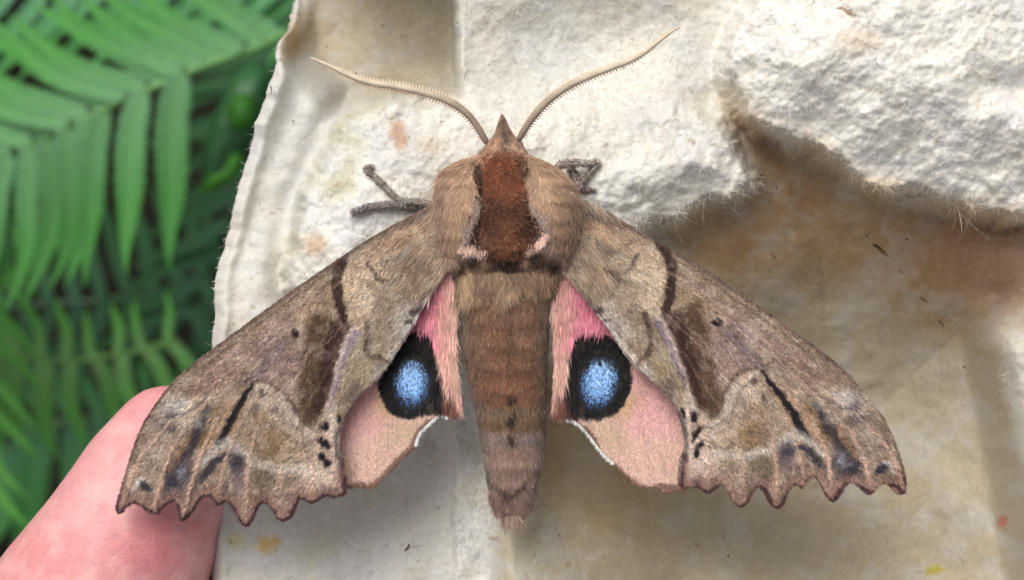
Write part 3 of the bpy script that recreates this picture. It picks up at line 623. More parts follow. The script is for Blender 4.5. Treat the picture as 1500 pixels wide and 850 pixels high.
def hind_z(q):
    u, v = q[:, 0], q[:, 1]
    return 2 - 30*sst(380, 720, v) + 14*sst(600, 670, u) - 6*sst(560, 480, u) + (fbm(u, v, 30, 2, 91)-.5)*6
for side, OUT in (('L', LH), ('R', RH)):
    poly = rag(OUT, .9, 5 if side == 'L' else 6); tol = (lambda a: a) if side == 'L' else HR2L; sg = -1 if side == 'L' else 1
    p, q = wing_grid(poly, 1.35); cols = hind_col(tol(p), 0 if side == 'L' else 4); z = hind_z(tol(p))
    ho = add_mesh('hindwing', P(p[:, 0], p[:, 1], z), q, M_wing, moth, cols=cols)
    s_ = ho.modifiers.new('thickness', 'SOLIDIFY'); s_.thickness = 2*S; s_.offset = -1
    r = sample_poly(np.array(OUT, float), 60000); cc = hind_col(tol(r), 0 if side == 'L' else 4)*rng.lognormal(0, .10, (len(r), 1))
    bl = ((cc[:, 2] > cc[:, 0]*1.8) & (cc[:, 2] > .08)); cc[bl] *= rng.choice([.35, 1.0, 1.25, 1.5], (bl.sum(), 1))
    V, F, C = scale_set(r, hind_z(tol(r)), cc, np.tile([0.*sg, 1.], (len(r), 1)), 4.0, 1.7, .12)
    sets = [(V, F, C)]
    # long hair of the inner fold
    l = tol(r); hm = r[((l[:, 0] > 634) | ((l[:, 1] < 470) & (l[:, 0] > 610))) & (l[:, 1] < 590)][:4200]; lh = tol(hm)
    hc = hind_col(lh, 0)*rng.lognormal(.05, .2, (len(hm), 1))
    hd = np.stack([-sg*.06+rng.normal(0, .09, len(hm)), np.ones(len(hm)), np.full(len(hm), .08)], 1)
    sets.append(hairs(np.concatenate([hm, (hind_z(lh)+1.5)[:, None]], 1), hd, rng.uniform(14, 34, len(hm)), rng.uniform(.8, 1.6, len(hm)), np.tile([0, 0, 1.], (len(hm), 1)), hc, bend=.1, seg=3))
    # fringes: brown round the outside, white in the notch beside the tail corner
    for a, b, colr, ln in ((12, 24, (118, 78, 64), 6), (9, 15, (238, 236, 232), 6.5)):
        b = min(b, len(OUT)); mg = smooth_poly(np.array(OUT[a:b], float), 3); n = 1300 if ln == 6 else 520
        k = rng.integers(0, len(mg)-1, n); t = rng.random((n, 1)); rr = mg[k]*(1-t)+mg[k+1]*t; tg = mg[k+1]-mg[k]
        nn = np.stack([-tg[:, 1], tg[:, 0]], 1); nn /= np.linalg.norm(nn, axis=1)[:, None]+1e-9; test = inside(rr+nn*2, np.array(OUT, float)); nn[test] *= -1
        rr = rr-nn*(1 if ln == 6 else -.5)
        fd = np.concatenate([nn+rng.normal(0, .3, nn.shape)+[0, .25], np.zeros((n, 1))], 1)
        zf = hind_z(tol(rr)) + (0 if ln == 6 else 1)
        sets.append(hairs(np.concatenate([rr, zf[:, None]], 1), fd, rng.uniform(.25, 1.05, n)*ln, rng.uniform(.8, 1.4, n), np.tile([0, 0, 1.], (n, 1)), lin(np.array(colr))*rng.lognormal(.05, .12, (n, 1)), seg=1))
    off = 0; VV = []; FF = []; CC = []
    for V, F, C in sets: VV.append(V); FF.append(F+off); CC.append(C); off += len(V)
    so_ = add_mesh('wing_scales', PV(np.concatenate(VV)), np.concatenate(FF), M_fur, ho, cols=np.concatenate(CC), smooth=False); so_['kind'] = 'stuff'

# body -------------------------------------------------------------
BV = np.array([172, 178, 186, 195, 204, 212, 220, 228, 236, 246, 262, 285, 310, 335, 358, 378, 395, 415, 440, 480, 520, 560, 600, 640, 680, 708, 730, 745, 754], float)
BL = np.array([733, 730, 727, 724, 719, 711, 706, 694, 668, 652, 642, 637, 636, 638, 644, 652, 662, 667, 670, 673, 677, 686, 696, 702, 708, 713, 718, 724, 738], float)
BR = np.array([738, 742, 746, 751, 758, 767, 770, 778, 800, 817, 832, 843, 847, 847, 843, 836, 826, 816, 809, 805, 803, 802, 800, 800, 796, 790, 784, 778, 764], float)
BT = np.array([22, 24, 28, 34, 40, 46, 50, 56, 62, 68, 76, 84, 88, 88, 82, 68, 50, 44, 42, 38, 34, 26, 16, 6, -6, -18, -32, -42, -48], float)   # top z
BB = np.array([16, 10, 2, -4, -10, -16, -20, -24, -28, -32, -36, -40, -42, -42, -40, -38, -36, -36, -38, -40, -44, -50, -56, -62, -68, -72, -74, -72, -62], float)
def body_z(u, v):
    l = np.interp(v, BV, BL); r = np.interp(v, BV, BR); t = np.interp(v, BV, BT); b = np.interp(v, BV, BB)
    c = (l+r)/2; w_ = (r-l)/2; x = np.clip((u-c)/w_, -1, 1); m = (t+b)/2
    z = m + (t-m)*np.sqrt(1-x*x)**.8
    th = np.exp(-((v-305)/62)**2)
    z += th*(14*np.exp(-((np.abs(x)-.62)/.2)**2) - 10*np.exp(-((np.abs(x)-.3-.1*sst(290, 350, v))/.07)**2))
    ab = sst(430, 470, v); z += ab*.45*np.cos((v-470)/31*2*math.pi/1.15)
    return z, x, c, w_
vs = np.concatenate([np.linspace(172, 240, 24), np.linspace(244, 763, 130)]); K = 56; V = []
for vv in vs:
    l, r, t, b = (np.interp(vv, BV, A) for A in (BL, BR, BT, BB)); c = (l+r)/2; w_ = (r-l)/2*.95; m = (t+b)/2
    for k in range(K):
        th = 2*math.pi*k/K; x = math.cos(th)
        if math.sin(th) >= 0:
            zt = float(body_z(np.array([c+x*(r-l)/2]), np.array([vv]))[0][0])-1.5
        else: zt = m-(m-b)*abs(math.sin(th))
        V.append((c+x*w_, vv, zt))
V = np.array(V); F = []
for i in range(len(vs)-1):
    for k in range(K): F.append([i*K+k, (i+1)*K+k, (i+1)*K+(k+1) % K, i*K+(k+1) % K])
F.append(list(range(K))); F.append([(len(vs)-1)*K+k for k in range(K)][::-1])
PATCH = smooth_poly([(716, 227), (740, 224), (760, 229), (769, 250), (770, 275), (765, 297), (778, 314), (793, 334), (791, 348), (776, 368), (746, 388), (708, 374), (692, 352), (696, 328), (709, 297), (700, 275), (699, 252), (709, 234)], 3, True)
def body_col(p):
    u, v = p[:, 0], p[:, 1]; c = Paint(p, (166, 132, 106), warp=2.5, grain=.5, seed=30)
    # abdomen
    ab = sst(395, 425, v)
    c.mix(ab, (126, 88, 64), 1.0)
    l = np.interp(v, BV, BL); r = np.interp(v, BV, BR); x = np.abs((u-(l+r)/2)/((r-l)/2))
    c.mix(ab*sst(.55, .9, x), (116, 98, 84), .9)
    c.blob(740, 500, 40, 60, (138, 92, 64), 0, .8, .7); c.blob(740, 562, 44, 28, (150, 92, 58), 0, .8, .6)
    for y, k in ((470, .4), (503, .5), (536, .6), (566, .6)):
        c.line([(682, y-8), (745, y+6), (802, y-8)], 5, (88, 58, 42), 4, k*.8); c.line([(688, y+4), (745, y+18), (800, y+4)], 7, (150, 102, 72), 6, k*.3)
    c.mix(sst(586, 596, v)*sst(632, 620, v)*(x < .9), (128, 100, 68), .8); c.line([(700, 596), (745, 602), (800, 596)], 8, (116, 96, 82), 4, .7)
    c.mix(sst(626, 634, v), (150, 120, 104), .95); c.line([(704, 636), (745, 640), (798, 636)], 13, (122, 106, 98), 4, .8)
    c.mix(sst(626, 640, v)*sst(.6, .9, x), (118, 104, 92), .7)
    c.line([(748, 470), (748, 540)], 10, (96, 62, 44), 6, .6)
    for y, h in ((582, 9), (610, 12), (640, 8)): c.blob(749, y, 6, h, (50, 34, 28), 0, .5, .85)
    c.line([(716, 700), (732, 714), (746, 724), (762, 712), (776, 698)], [3, 5, 8, 5, 3], (80, 58, 52), 2.5, .85)
    c.blob(730, 740, 12, 18, (142, 106, 92), 0, .7, .7); c.blob(764, 740, 12, 18, (150, 116, 104), 0, .7, .7); c.blob(746, 748, 5, 16, (120, 96, 84), 0, .7, .6)
    # hind thorax tufts
    c.mix(sst(372, 382, v)*sst(452, 400, v), (134, 104, 78), .9)
    c.blob(684, 405, 12, 22, (196, 164, 120), -8, .7, .85); c.blob(740, 415, 26, 18, (160, 132, 98), 0, .7, .7); c.blob(790, 405, 18, 20, (150, 114, 84), 10, .7, .7)
    c.blob(683, 432, 8, 6, (82, 62, 52), 0, .6, .7); c.blob(778, 428, 20, 10, (108, 84, 58), 0, .7, .6)
    # shoulder flaps
    c.mix(sst(226, 240, v)*sst(395, 375, v)*(np.abs(u-742) > 25), (170, 136, 106), .9)
    for sx in (-1, 1):
        c.line([(742+sx*50, 242), (742+sx*62, 290), (742+sx*66, 340)], 16, (182, 148, 112), 9, .5)
        c.line([(742+sx*86, 262), (742+sx*96, 300), (742+sx*96, 350), (742+sx*86, 388)], [14, 18, 20, 16], (142, 112, 98), 8, .6)
        c.line([(742+sx*58, 320), (742+sx*66, 360), (742+sx*76, 392)], [10, 16, 12], (160, 136, 122), 7, .6)
    c.line([(700, 292), (690, 318), (679, 345), (672, 362)], [5, 5, 6, 5], (80, 54, 44), 3, .75)
    c.line([(797, 318), (803, 340), (806, 362)], [2, 4, 4], (72, 50, 42), 2.5, .75)
    c.poly([(709, 292), (700, 318), (692, 334), (692, 352), (706, 370), (694, 372), (674, 366), (682, 345), (694, 318)], (212, 172, 148), 3, .9)
    c.poly([(764, 288), (784, 312), (800, 335), (806, 355), (792, 352), (778, 370), (772, 366), (790, 346), (792, 334), (776, 314)], (214, 182, 160), 3, .9)
    c.line([(676, 368), (692, 366), (706, 371)], 5, (240, 220, 208), 2.5, .9); c.line([(774, 367), (786, 358), (796, 352)], 4, (240, 224, 214), 2.5, .9)
    c.poly(PATCH, (104, 58, 34), 3, 1)
    c.poly([(716, 229), (758, 230), (764, 275), (745, 300), (722, 280), (712, 250)], (134, 72, 40), 8, .85)
    c.blob(744, 345, 20, 22, (142, 84, 50), 20, .8, .75); c.blob(715, 352, 14, 12, (120, 84, 54), 0, .8, .6)
    for a in ([(700, 240), (702, 275), (708, 297)], [(709, 300), (698, 330), (696, 352)], [(768, 290), (782, 320), (790, 345)], [(766, 240), (768, 275)]): c.line(a, 10, (62, 38, 26), 4, .8)
    c.blob(722, 318, 16, 20, (74, 44, 30), 0, .7, .6); c.blob(770, 328, 14, 16, (72, 44, 28), 0, .7, .6); c.blob(748, 308, 18, 8, (84, 50, 32), 0, .7, .6)
    for x_, y_, rx, ry in ((688, 376, 14, 9), (742, 386, 24, 9), (790, 376, 16, 9), (670, 386, 6, 14), (812, 380, 6, 10)): c.blob(x_, y_, rx, ry, (54, 38, 28), 0, .6, .85)
    # head
    c.mix(sst(236, 226, v), (160, 122, 96), .9); c.poly([(728, 180), (740, 178), (748, 196), (752, 214), (742, 226), (730, 222), (726, 200)], (106, 84, 68), 5, .8)
    c.line([(735, 174), (738, 195), (740, 224)], [3, 7, 9], (76, 56, 44), 3.5, .8); c.line([(728, 212), (712, 226), (704, 240)], 8, (188, 134, 98), 5, .6)
    c.blob(764, 212, 8, 8, (146, 128, 118), 0, .7, .6); c.line([(738, 219), (752, 222), (772, 228)], 2.5, (190, 160, 116), 1.5, .6)
    g = rng.normal(0, 1, len(p))[:, None]
    o_ = lin(np.clip(c.c*(1+.05*g), 4, 250)); gy = o_.mean(1, keepdims=True); return (gy+(o_-gy)*.8)*(1.38-.24*sst(430, 470, v)*sst(660, 610, v))[:, None]
bo = add_mesh('body', PV(V), F, M_skinbody, moth, cols=body_col(V[:, :2])*.8)
# fur
def fur():
    out = []; n = 230000; u = rng.uniform(630, 855, n); v = rng.uniform(172, 764, n)
    l = np.interp(v, BV, BL); r = np.interp(v, BV, BR); k = (u > l) & (u < r); u, v = u[k], v[k]
    z, x, c, w_ = body_z(u, v); dzx = (body_z(u+1, v)[0]-body_z(u-1, v)[0])/2; dzy = (body_z(u, v+1)[0]-body_z(u, v-1)[0])/2
    nn = np.stack([-np.clip(dzx, -3, 3), -np.clip(dzy, -3, 3), np.ones(len(u))], 1); nn /= np.linalg.norm(nn, axis=1)[:, None]
    inpatch = inside(np.stack([u, v], 1), PATCH); N = len(u)
    flow = np.stack([.18*x*sst(500, 250, v), np.ones(N), np.zeros(N)], 1)
    head = v < 226; flow[head] = np.stack([-x[head]*.7, -np.ones(head.sum()), np.zeros(head.sum())], 1)
    teg = (v > 226) & (v < 300) & (np.abs(x) > .45); flow[teg, 0] += .35*x[teg]*sst(300, 230, v[teg])
    flow[inpatch] += np.stack([rng.normal(0, .8, inpatch.sum()), rng.normal(-.6, .8, inpatch.sum()), np.zeros(inpatch.sum())], 1)
    flow += rng.normal(0, .16, (N, 3))
    cl = fbm(u, v, 10, 2, 99)[:, None]-.5; flow[:, :1] += cl*1.0
    d = flow - (flow*nn).sum(1)[:, None]*nn; d /= np.linalg.norm(d, axis=1)[:, None]+1e-9
    lift = np.where(inpatch, .75, np.where(v > 440, .12, .2)) + np.where((v > 372) & (v < 440), .25, 0)
    d = d + nn*lift[:, None]
    ln = np.where(v < 226, 8, np.where(inpatch, 12+7*(fbm(u, v, 8, 2, 131)-.3), np.where(v < 372, 20, np.where(v < 425, 26, 12))))*rng.uniform(.6, 1.3, N)
    ln = np.where((v > 372) & (v < 440), ln*(.15+1.7*fbm(u, v*.3, 7, 2, 123)**1.3), ln)
    ln = np.where((v > 372) & (v < 395) & (np.abs(x) < .8), ln*.5, ln)
    ln = np.where((v > 300) & (v < 372) & (np.abs(x) < .62) & ~inpatch, ln*.42, ln)
    ln = np.where(v > 715, 20*rng.uniform(.4, 1.3, N)*(.6+.5*np.abs(x)), ln); flow_t = (v > 715)[:, None]*np.stack([x*.25+rng.normal(0, .2, N), np.zeros(N), np.zeros(N)], 1); d = d + flow_t
    cc = body_col(np.stack([u, v], 1))*rng.lognormal(0, .24, (N, 1))*np.where(inpatch, .5+1.1*fbm(u, v, 9, 3, 133), .8+.4*fbm(u, v*.4, 7, 3, 134))[:, None]
    pale = rng.random(N) < .05; cc[pale] = cc[pale]*.5+lin(np.array([214, 186, 156]))*.5
    ex = []
    for ln_ in ([(675, 364), (684, 366), (696, 365), (708, 371)], [(774, 367), (784, 360), (795, 350), (800, 342)], [(701, 296), (697, 316), (686, 340), (678, 360)], [(768, 290), (782, 308), (797, 326), (802, 340)]):
        q_ = smooth_poly(ln_, 6); i_ = rng.integers(0, len(q_)-1, 420); f_ = rng.random((420, 1)); ex.append(q_[i_]*(1-f_)+q_[i_+1]*f_+rng.normal(0, 3.0, (420, 2)))
    ex = np.concatenate(ex); ne = len(ex); wh = lin(np.array([236, 206, 190]))*1.25*np.where(np.arange(ne) < 840, .95, .36)[:, None]
    u = np.concatenate([u, ex[:, 0]]); v = np.concatenate([v, ex[:, 1]]); z = np.concatenate([z, body_z(ex[:, 0], ex[:, 1])[0]+5])
    d = np.concatenate([d, np.stack([rng.normal(0, .3, ne), np.ones(ne), np.full(ne, .25)], 1)]); ln = np.concatenate([ln, rng.uniform(4, 9, ne)])
    nn = np.concatenate([nn, np.tile([0, 0, 1.], (ne, 1))]); cc = np.concatenate([cc, wh*rng.lognormal(0, .15, (ne, 1))]); N = len(u)
    return hairs(np.stack([u, v, z], 1), d, ln, rng.uniform(.6, 1.35, N), nn, cc, bend=.18, seg=2)
V, F, C = fur()
fo = add_mesh('fur', PV(V), F, M_fur, bo, cols=C, smooth=False); fo['kind'] = 'stuff'

# antennae ---------------------------------------------------------
ANT = {'L': ([(712, 208), (710, 204), (694, 178), (675, 159), (652, 146), (618, 135), (581, 127), (543, 121), (513, 111), (486, 98), (468, 90), (455, 85)], 1),
       'R': ([(760, 205), (763, 199), (776, 178), (799, 151), (829, 128), (862, 112), (895, 99), (928, 86), (951, 71), (974, 53), (986, 45), (995, 40)], -1)}
for s_, (pts, sg) in ANT.items():
    q = smooth_poly(pts, 6); n = len(q); t = np.linspace(0, 1, n); z = 24 + 34*np.sin(t*2.2)
    rad = np.interp(t, [0, .08, .3, .6, .85, .95, 1], [3.6, 4.6, 5.4, 4.6, 2.8, 1.6, 1.2])
    Q = P(q[:, 0], q[:, 1], z); V, F = tube(Q, rad*S, 10)
    tt = np.repeat(t, 10); ang = np.tile(np.sin(2*np.pi*np.arange(10)/10), n)
    base = lin(np.array([138, 122, 106]))[None]*(1-sst(.1, .6, tt))[:, None] + lin(np.array([196, 180, 158]))[None]*sst(.1, .6, tt)[:, None]
    seg = 1.2+.08*np.sin(tt*math.pi*110)
    ao = add_mesh('antenna', V, F, pigment_mat('antenna_horn', .6, .3, bump=.6, var=.1), moth, cols=base*seg[:, None])
    R_ = []; D_ = []; L_ = []; C_ = []
    arc = np.concatenate([[0], np.cumsum(np.hypot(*np.diff(q, axis=0).T))]); tot = arc[-1]
    for k in range(int(tot*.92/4.9)):
        a = 6+k*4.9; x = np.interp(a, arc, q[:, 0]); y = np.interp(a, arc, q[:, 1]); zz = np.interp(a, arc, z)
        x2 = np.interp(a+3, arc, q[:, 0]); y2 = np.interp(a+3, arc, q[:, 1]); tg = np.array([x2-x, y2-y]); tg /= np.linalg.norm(tg); nm = np.array([-tg[1], tg[0]])
        r_ = np.interp(a/tot, t, rad)
        for sd_ in (-1, 1):
            for j in range(3):
                R_.append((x+nm[0]*sd_*r_*.75, y+nm[1]*sd_*r_*.75, zz-1+j*.4)); D_.append((nm[0]*sd_+tg[0]*(.25+.12*j), nm[1]*sd_+tg[1]*(.25+.12*j), -.15))
                L_.append((r_*.75+2.4)*(1 if a < tot*.85 else .5)); C_.append(lin(np.array([236, 216, 186] if sd_*sg > 0 else [204, 166, 134])))
    V, F, C = hairs(np.array(R_), np.array(D_), np.array(L_), np.full(len(R_), 2.0), np.tile([0, 0, 1.], (len(R_), 1)), np.array(C_), bend=.05, seg=2)
    b_ = add_mesh('bristles', PV(V), F, M_fur, ao, cols=C, smooth=False); b_['kind'] = 'stuff'

# legs -------------------------------------------------------------
def leg(pts, rad, cols_):
    q = smooth_poly(pts, 5); t = np.linspace(0, 1, len(q)); rr = np.interp(t, np.linspace(0, 1, len(rad)), rad)*.78*(1+.16*(vnoise(t*14, t*0, 8)-.5)*2)
    q[:, 2] = np.maximum(q[:, 2], carton_z(q[:, :2])[0]+rr+1.5)
    V, F = tube(P(q[:, 0], q[:, 1], q[:, 2]), rr*S, 8); cc = lin(np.array(cols_))[None]*(.7+.5*vnoise(np.repeat(q[:, 0], 8)/4, np.repeat(q[:, 1], 8)/4, 6))[:, None]
    lo = add_mesh('leg', V, F, M_skinbody, moth, cols=cc)
    n = 1100; k = rng.integers(0, len(q)-1, n); f = rng.random((n, 1)); c0 = q[k]*(1-f)+q[k+1]*f; tg = q[k+1]-q[k]; tg /= np.linalg.norm(tg, axis=1)[:, None]
    a = rng.normal(0, 1, (n, 3)); a -= (a*tg).sum(1)[:, None]*tg; a /= np.linalg.norm(a, axis=1)[:, None]; a[:, 2] = np.abs(a[:, 2])
    r0 = np.interp((k+f[:, 0])/(len(q)-1), np.linspace(0, 1, len(rad)), rad)
    hc = lin(np.array(cols_))[None]*rng.lognormal(0, .5, (n, 1))
    V, F, C = hairs(c0+a*r0[:, None]*.9, tg+a*.75, rng.uniform(3, 7, n), rng.uniform(.8, 1.5, n), a, hc, seg=2)
    h = add_mesh('leg_hair', PV(V), F, M_fur, lo, cols=C, smooth=False); h['kind'] = 'stuff'
    return lo
def cz_at(u, v): return float(carton_z(np.array([[u, v]], float))[0][0])
leg([(650, 305, -10), (618, 297, -14), (584, 293, -26), (562, 272, -40), (545, 257, -52), (536, 247, max(cz_at(536, 247)+5, -70)), (545, 245, cz_at(545, 245)+4)], [6, 6, 5.5, 5, 4.2, 3.8, 2], (156, 146, 136))
leg([(640, 312, -30), (605, 303, -38), (575, 301, -46), (545, 303, -52), (528, 308, cz_at(528, 308)+6), (517, 311, cz_at(517, 311)+4)], [7, 7, 6.5, 5.5, 4.5, 3.5], (150, 140, 136))
leg([(815, 262, -10), (820, 243, -4), (840, 239, -12), (860, 241, -25), (876, 239, -40), (868, 250, -52), (857, 262, -58), (848, 273, cz_at(848, 273)+6)], [6, 7, 6, 5, 4.5, 4.5, 4.5, 3.5], (160, 148, 138))
leg([(835, 245, -30), (842, 258, -42), (847, 272, cz_at(847, 272)+8), (856, 278, cz_at(856, 278)+4), (870, 279, cz_at(870, 279)+3)], [6, 6, 5, 3, 1.5], (156, 142, 134))

# ------------------------------------------------------------------ hand: a thumb on top of the carton edge, fingers curled beneath
def make_hand():
    J = [  # u, v, z, radius (px)   parent
        (60, 1420, -420, 235, -1),   # 0 palm heel
        (-40, 1140, -300, 175, 0),   # 1 thumb base
        (45, 1032, -240, 160, 1),     # 2
        (124, 898, -222, 150, 2),    # 3 thumb joint
        (186, 798, -212, 134, 3),    # 4
        (226, 716, -210, 120, 4),   # 5
        (250, 655, -212, 96, 5),    # 6 thumb tip
        (180, 1500, -640, 200, 0),   # 7 palm
        (330, 1330, -780, 165, 7),   # 8 knuckles
        (470, 1080, -830, 108, 8), (600, 900, -790, 96, 9), (690, 780, -720, 84, 10), (740, 700, -640, 72, 11),         # index
        (590, 1180, -850, 110, 8), (760, 1010, -820, 98, 13), (880, 900, -760, 88, 14), (950, 830, -690, 74, 15),       # middle
        (560, 1340, -850, 108, 7), (770, 1200, -820, 96, 17), (920, 1110, -760, 86, 18), (1000, 1060, -700, 72, 19),    # ring
        (480, 1520, -830, 100, 7), (690, 1440, -810, 86, 21), (830, 1380, -760, 76, 22), (910, 1350, -700, 64, 23),     # little
        (-60, 1850, -700, 235, 0), (-200, 2400, -900, 260, 25)]                                                         # wrist, forearm
    pos = np.array([P(a, b, c) for a, b, c, r, p in J]); rad = np.array([r*S*(D-c)/D for a, b, c, r, p in J])
    base = P(135, 800, -215); V = []; F = []
    for i, j in enumerate(J):
        if j[4] < 0: continue
        A, B = pos[j[4]], pos[i]; ra, rb = rad[j[4]], rad[i]; ax = B-A; L_ = np.linalg.norm(ax); ax /= L_
        ss = np.concatenate([A-ax*ra*np.cos(np.linspace(.02, math.pi/2, 9))[:, None], (A+ax*L_*np.linspace(.06, .94, 8)[:, None]), B+ax*rb*np.sin(np.linspace(0, math.pi/2-.02, 9))[:, None]])
        rr = np.concatenate([ra*np.sin(np.linspace(.02, math.pi/2, 9)), ra+(rb-ra)*np.linspace(.06, .94, 8), rb*np.cos(np.linspace(0, math.pi/2-.02, 9))])
        v_, f_ = tube(ss, rr, 24); o_ = len(V); V += v_; F += [[k+o_ for k in ff_] for ff_ in f_]
    me = bpy.data.meshes.new('hand'); me.from_pydata([tuple(x) for x in (np.array(V)-base)*10], [], F)
    o = bpy.data.objects.new('hand', me); COL.objects.link(o)
    rm = o.modifiers.new('remesh', 'REMESH'); rm.mode = 'VOXEL'; rm.voxel_size = .012; rm.use_smooth_shade = True
    s2 = o.modifiers.new('smooth', 'SMOOTH'); s2.iterations = 14; s2.factor = .6
    dg = bpy.context.evaluated_depsgraph_get(); ev = o.evaluated_get(dg); nm = bpy.data.meshes.new_from_object(ev, depsgraph=dg)
    o.modifiers.clear(); o.data = nm; nm.materials.clear(); nm.materials.append(M_skin); nm.transform(__import__('mathutils').Matrix.Scale(.1, 4)); o.location = base
    n = len(nm.vertices); co = np.zeros(n*3, np.float32); nm.vertices.foreach_get('co', co); co = co.reshape(-1, 3).astype(float)+base
    z = (co[:, 2]-H0)/S; k = (D-z)/D*S; u = co[:, 0]/k+750; v = 425-co[:, 1]/k
    # flat pressed pad, skin folds at the joint
    f = fbm(u, v, 60, 3, 15)-.5; z2 = z + f*7
    along = (u*-.6+v*.8); 
    z2 -= 5*np.exp(-((along-545+14*np.sin(u/60))/9)**2)*(z > -330)
    w3 = P(u, v, z2)-base; nm.vertices.foreach_set('co', w3.astype(np.float32).ravel())
    p = np.stack([u, v], 1); c = Paint(p, (226, 158, 158), warp=6, grain=.1, seed=44)
    c.mix(fbm(u, v, 80, 4, 16), (230, 168, 164), .6); c.blob(225, 800, 62, 46, (216, 128, 132), -30, .8, .7); c.blob(250, 620, 60, 60, (238, 146, 150), 0, .8, .5)
    c.blob(60, 830, 90, 60, (216, 132, 132), 0, .8, .5); c.line([(0, 775), (100, 775), (190, 745)], 14, (232, 170, 166), 10, .4)
    c.blob(62, 828, 4, 4, (128, 72, 60), 0, .5, .9); c.blob(288, 765, 9, 8, (204, 96, 70), 0, .7, .6)
    c.mix(sst(.5, .75, fbm(u, v, 34, 4, 18)), (216, 138, 140), .25); c.mix(sst(.5, .75, fbm(u, v, 26, 3, 19)), (240, 196, 188), .4)
    attr_color(nm, lin(np.clip(c.c, 0, 255)))
    nm.polygons.foreach_set('use_smooth', np.ones(len(nm.polygons), bool))
    o['label'] = 'pink hand gripping the carton edge, its thumb lying under the left wing tip'; o['category'] = 'hand'
    return o
hand = make_hand()

# ------------------------------------------------------------------ ferns
def pinna_mesh(name, L, W, lobes, seed, droop=.10):
    """one leaflet lying along +x, toothed blade folded on its midrib; metres"""
    r = random.Random(seed); V = []; F = []; C = []
    n = lobes*4; base = lin(np.array([82, 156, 68])); pale = lin(np.array([124, 182, 108]))
    for i in range(n+1):
        t = i/n; env = min(1, .72+t*3)*(.86+.14*math.sin(math.pi*min(t*1.3, 1)))*(1-max(0, t-.45)/.55*.25)*(1-t**5)**1.0*(1-t)**.12*W if t < .999 else 0
        ph = (i % 4)/4; tooth = [.72, .93, 1.0, .88][i % 4]; e = env*tooth*(1+.06*r.uniform(-1, 1)); sweep = e*.45
        z = -droop*L*t*t; x = L*t; y = L*(.05 if seed % 2 else -.035)*math.sin(math.pi*t)+L*.012*math.sin(t*7+seed)
        for s_, f in ((-1, 1), (-1, .5), (0, 0), (1, .5), (1, 1)):
            V.append((x+sweep*f, y+s_*e*f, z + e*f*.42 - (e*.24*f if f == 1 else 0) + (e*.16*f if i % 4 == 0 else 0))); g_ = max(0, 1-t*1.7); cb = base*(1-g_*.75)+lin(np.array([128, 172, 132]))*g_*.75; C.append(cb*(.82+.3*r.random()) if f else cb*.5+pale*.5)  # base end blended to grey-green: sky sheen painted into the leaf
    for i in range(n):
        for k in range(4): a = i*5+k; F.append([a, a+5, a+6, a+1])
    me = bpy.data.meshes.new(name); me.from_pydata(V, [], F); me.update(); me.polygons.foreach_set('use_smooth', np.ones(len(F), bool))
    attr_color(me, np.array(C)); me.materials.append(M_leaf); return me
def leaf_variant(hue, seed):
    me = pinna_mesh('pinna', 1.0, .068, 28, seed); d = me.color_attributes['pigment'].data; n = len(me.vertices); a = np.zeros(n*4, np.float32); d.foreach_get('color', a)
    a = a.reshape(-1, 4); a[:, :3] *= np.array(hue)[None]; d.foreach_set('color', a.ravel()); return me
HUES = {'bright': (1.4, 1.3, .95), 'mid': (.98, 1.06, 1.0), 'cool': (.95, 1.1, 1.3), 'dim': (.45, .62, .55), 'dark': (.14, .26, .22)}  # dim and dark: leaf green darkened to stand for shaded fronds
PIN = {h: [leaf_variant(c, 3*i+k) for k in range(3)] for i, (h, c) in enumerate(HUES.items())}
def frond(label, rachis, depth, hue, n, down, up, spread=1.0, width=1.0, dz=0, skip=(), wide=False):
    """rachis (u,v) in view at depth z px; down/up: functions t -> (du,dv) tip offset in view px"""
    q = smooth_poly(rachis, 8); t = np.linspace(0, 1, len(q)); z = depth + dz*t + 120*np.sin(t*3)
    Q = P(q[:, 0], q[:, 1], z); root = thing('fern_frond', Q[0], label, 'fern', 'fern fronds behind the carton')
    rad = np.interp(t, [0, 1], [15, 6])*S*width*1.1; V, F = tube(Q, rad, 8); cc = np.tile(lin(np.array([112, 158, 92]))*np.array(HUES[hue]), (len(V), 1))
    add_mesh('rachis', V, F, M_leaf, root, cols=cc)
    arc = np.concatenate([[0], np.cumsum(np.linalg.norm(np.diff(Q, axis=0), axis=1))]); w0 = Vector(Q[0])
    for i in range(n):
        a = (i+.5)/n; s_ = a*arc[-1]; c0 = Vector([np.interp(s_, arc, Q[:, k]) for k in range(3)])
        for fn, sd_ in ((down, 1), (up, -1)):
            if fn is None or (i, sd_) in skip: continue
            du, dv = fn(a); kk = (D-(depth+dz*a))/D*S; du += random.uniform(-6, 6); dv += random.uniform(-8, 8)
            tip = Vector((du*kk, -dv*kk, random.uniform(-.10, .0)*math.hypot(du, dv)*kk)); Lp = tip.length
            o = bpy.data.objects.new('pinna', random.choice(PIN[hue])); COL.objects.link(o); o.parent = root
            o.location = c0-w0+Vector((0, 0, .0008*(i % 3)))
            X = tip.normalized(); Zt = Vector((.34*sd_+random.uniform(-.16, .16), .30+random.uniform(-.16, .16), 1)); Y = Zt.cross(X).normalized(); Z = X.cross(Y)
            from mathutils import Matrix
            o.rotation_euler = Matrix((X, Y, Z)).transposed().to_euler(); wd = Lp*spread*random.uniform(.9, 1.12)*((1.75-1.9*a if a < .35 else 1.08) if sd_ > 0 and wide else 1)
            o.scale = (Lp, wd, Lp)
    return root
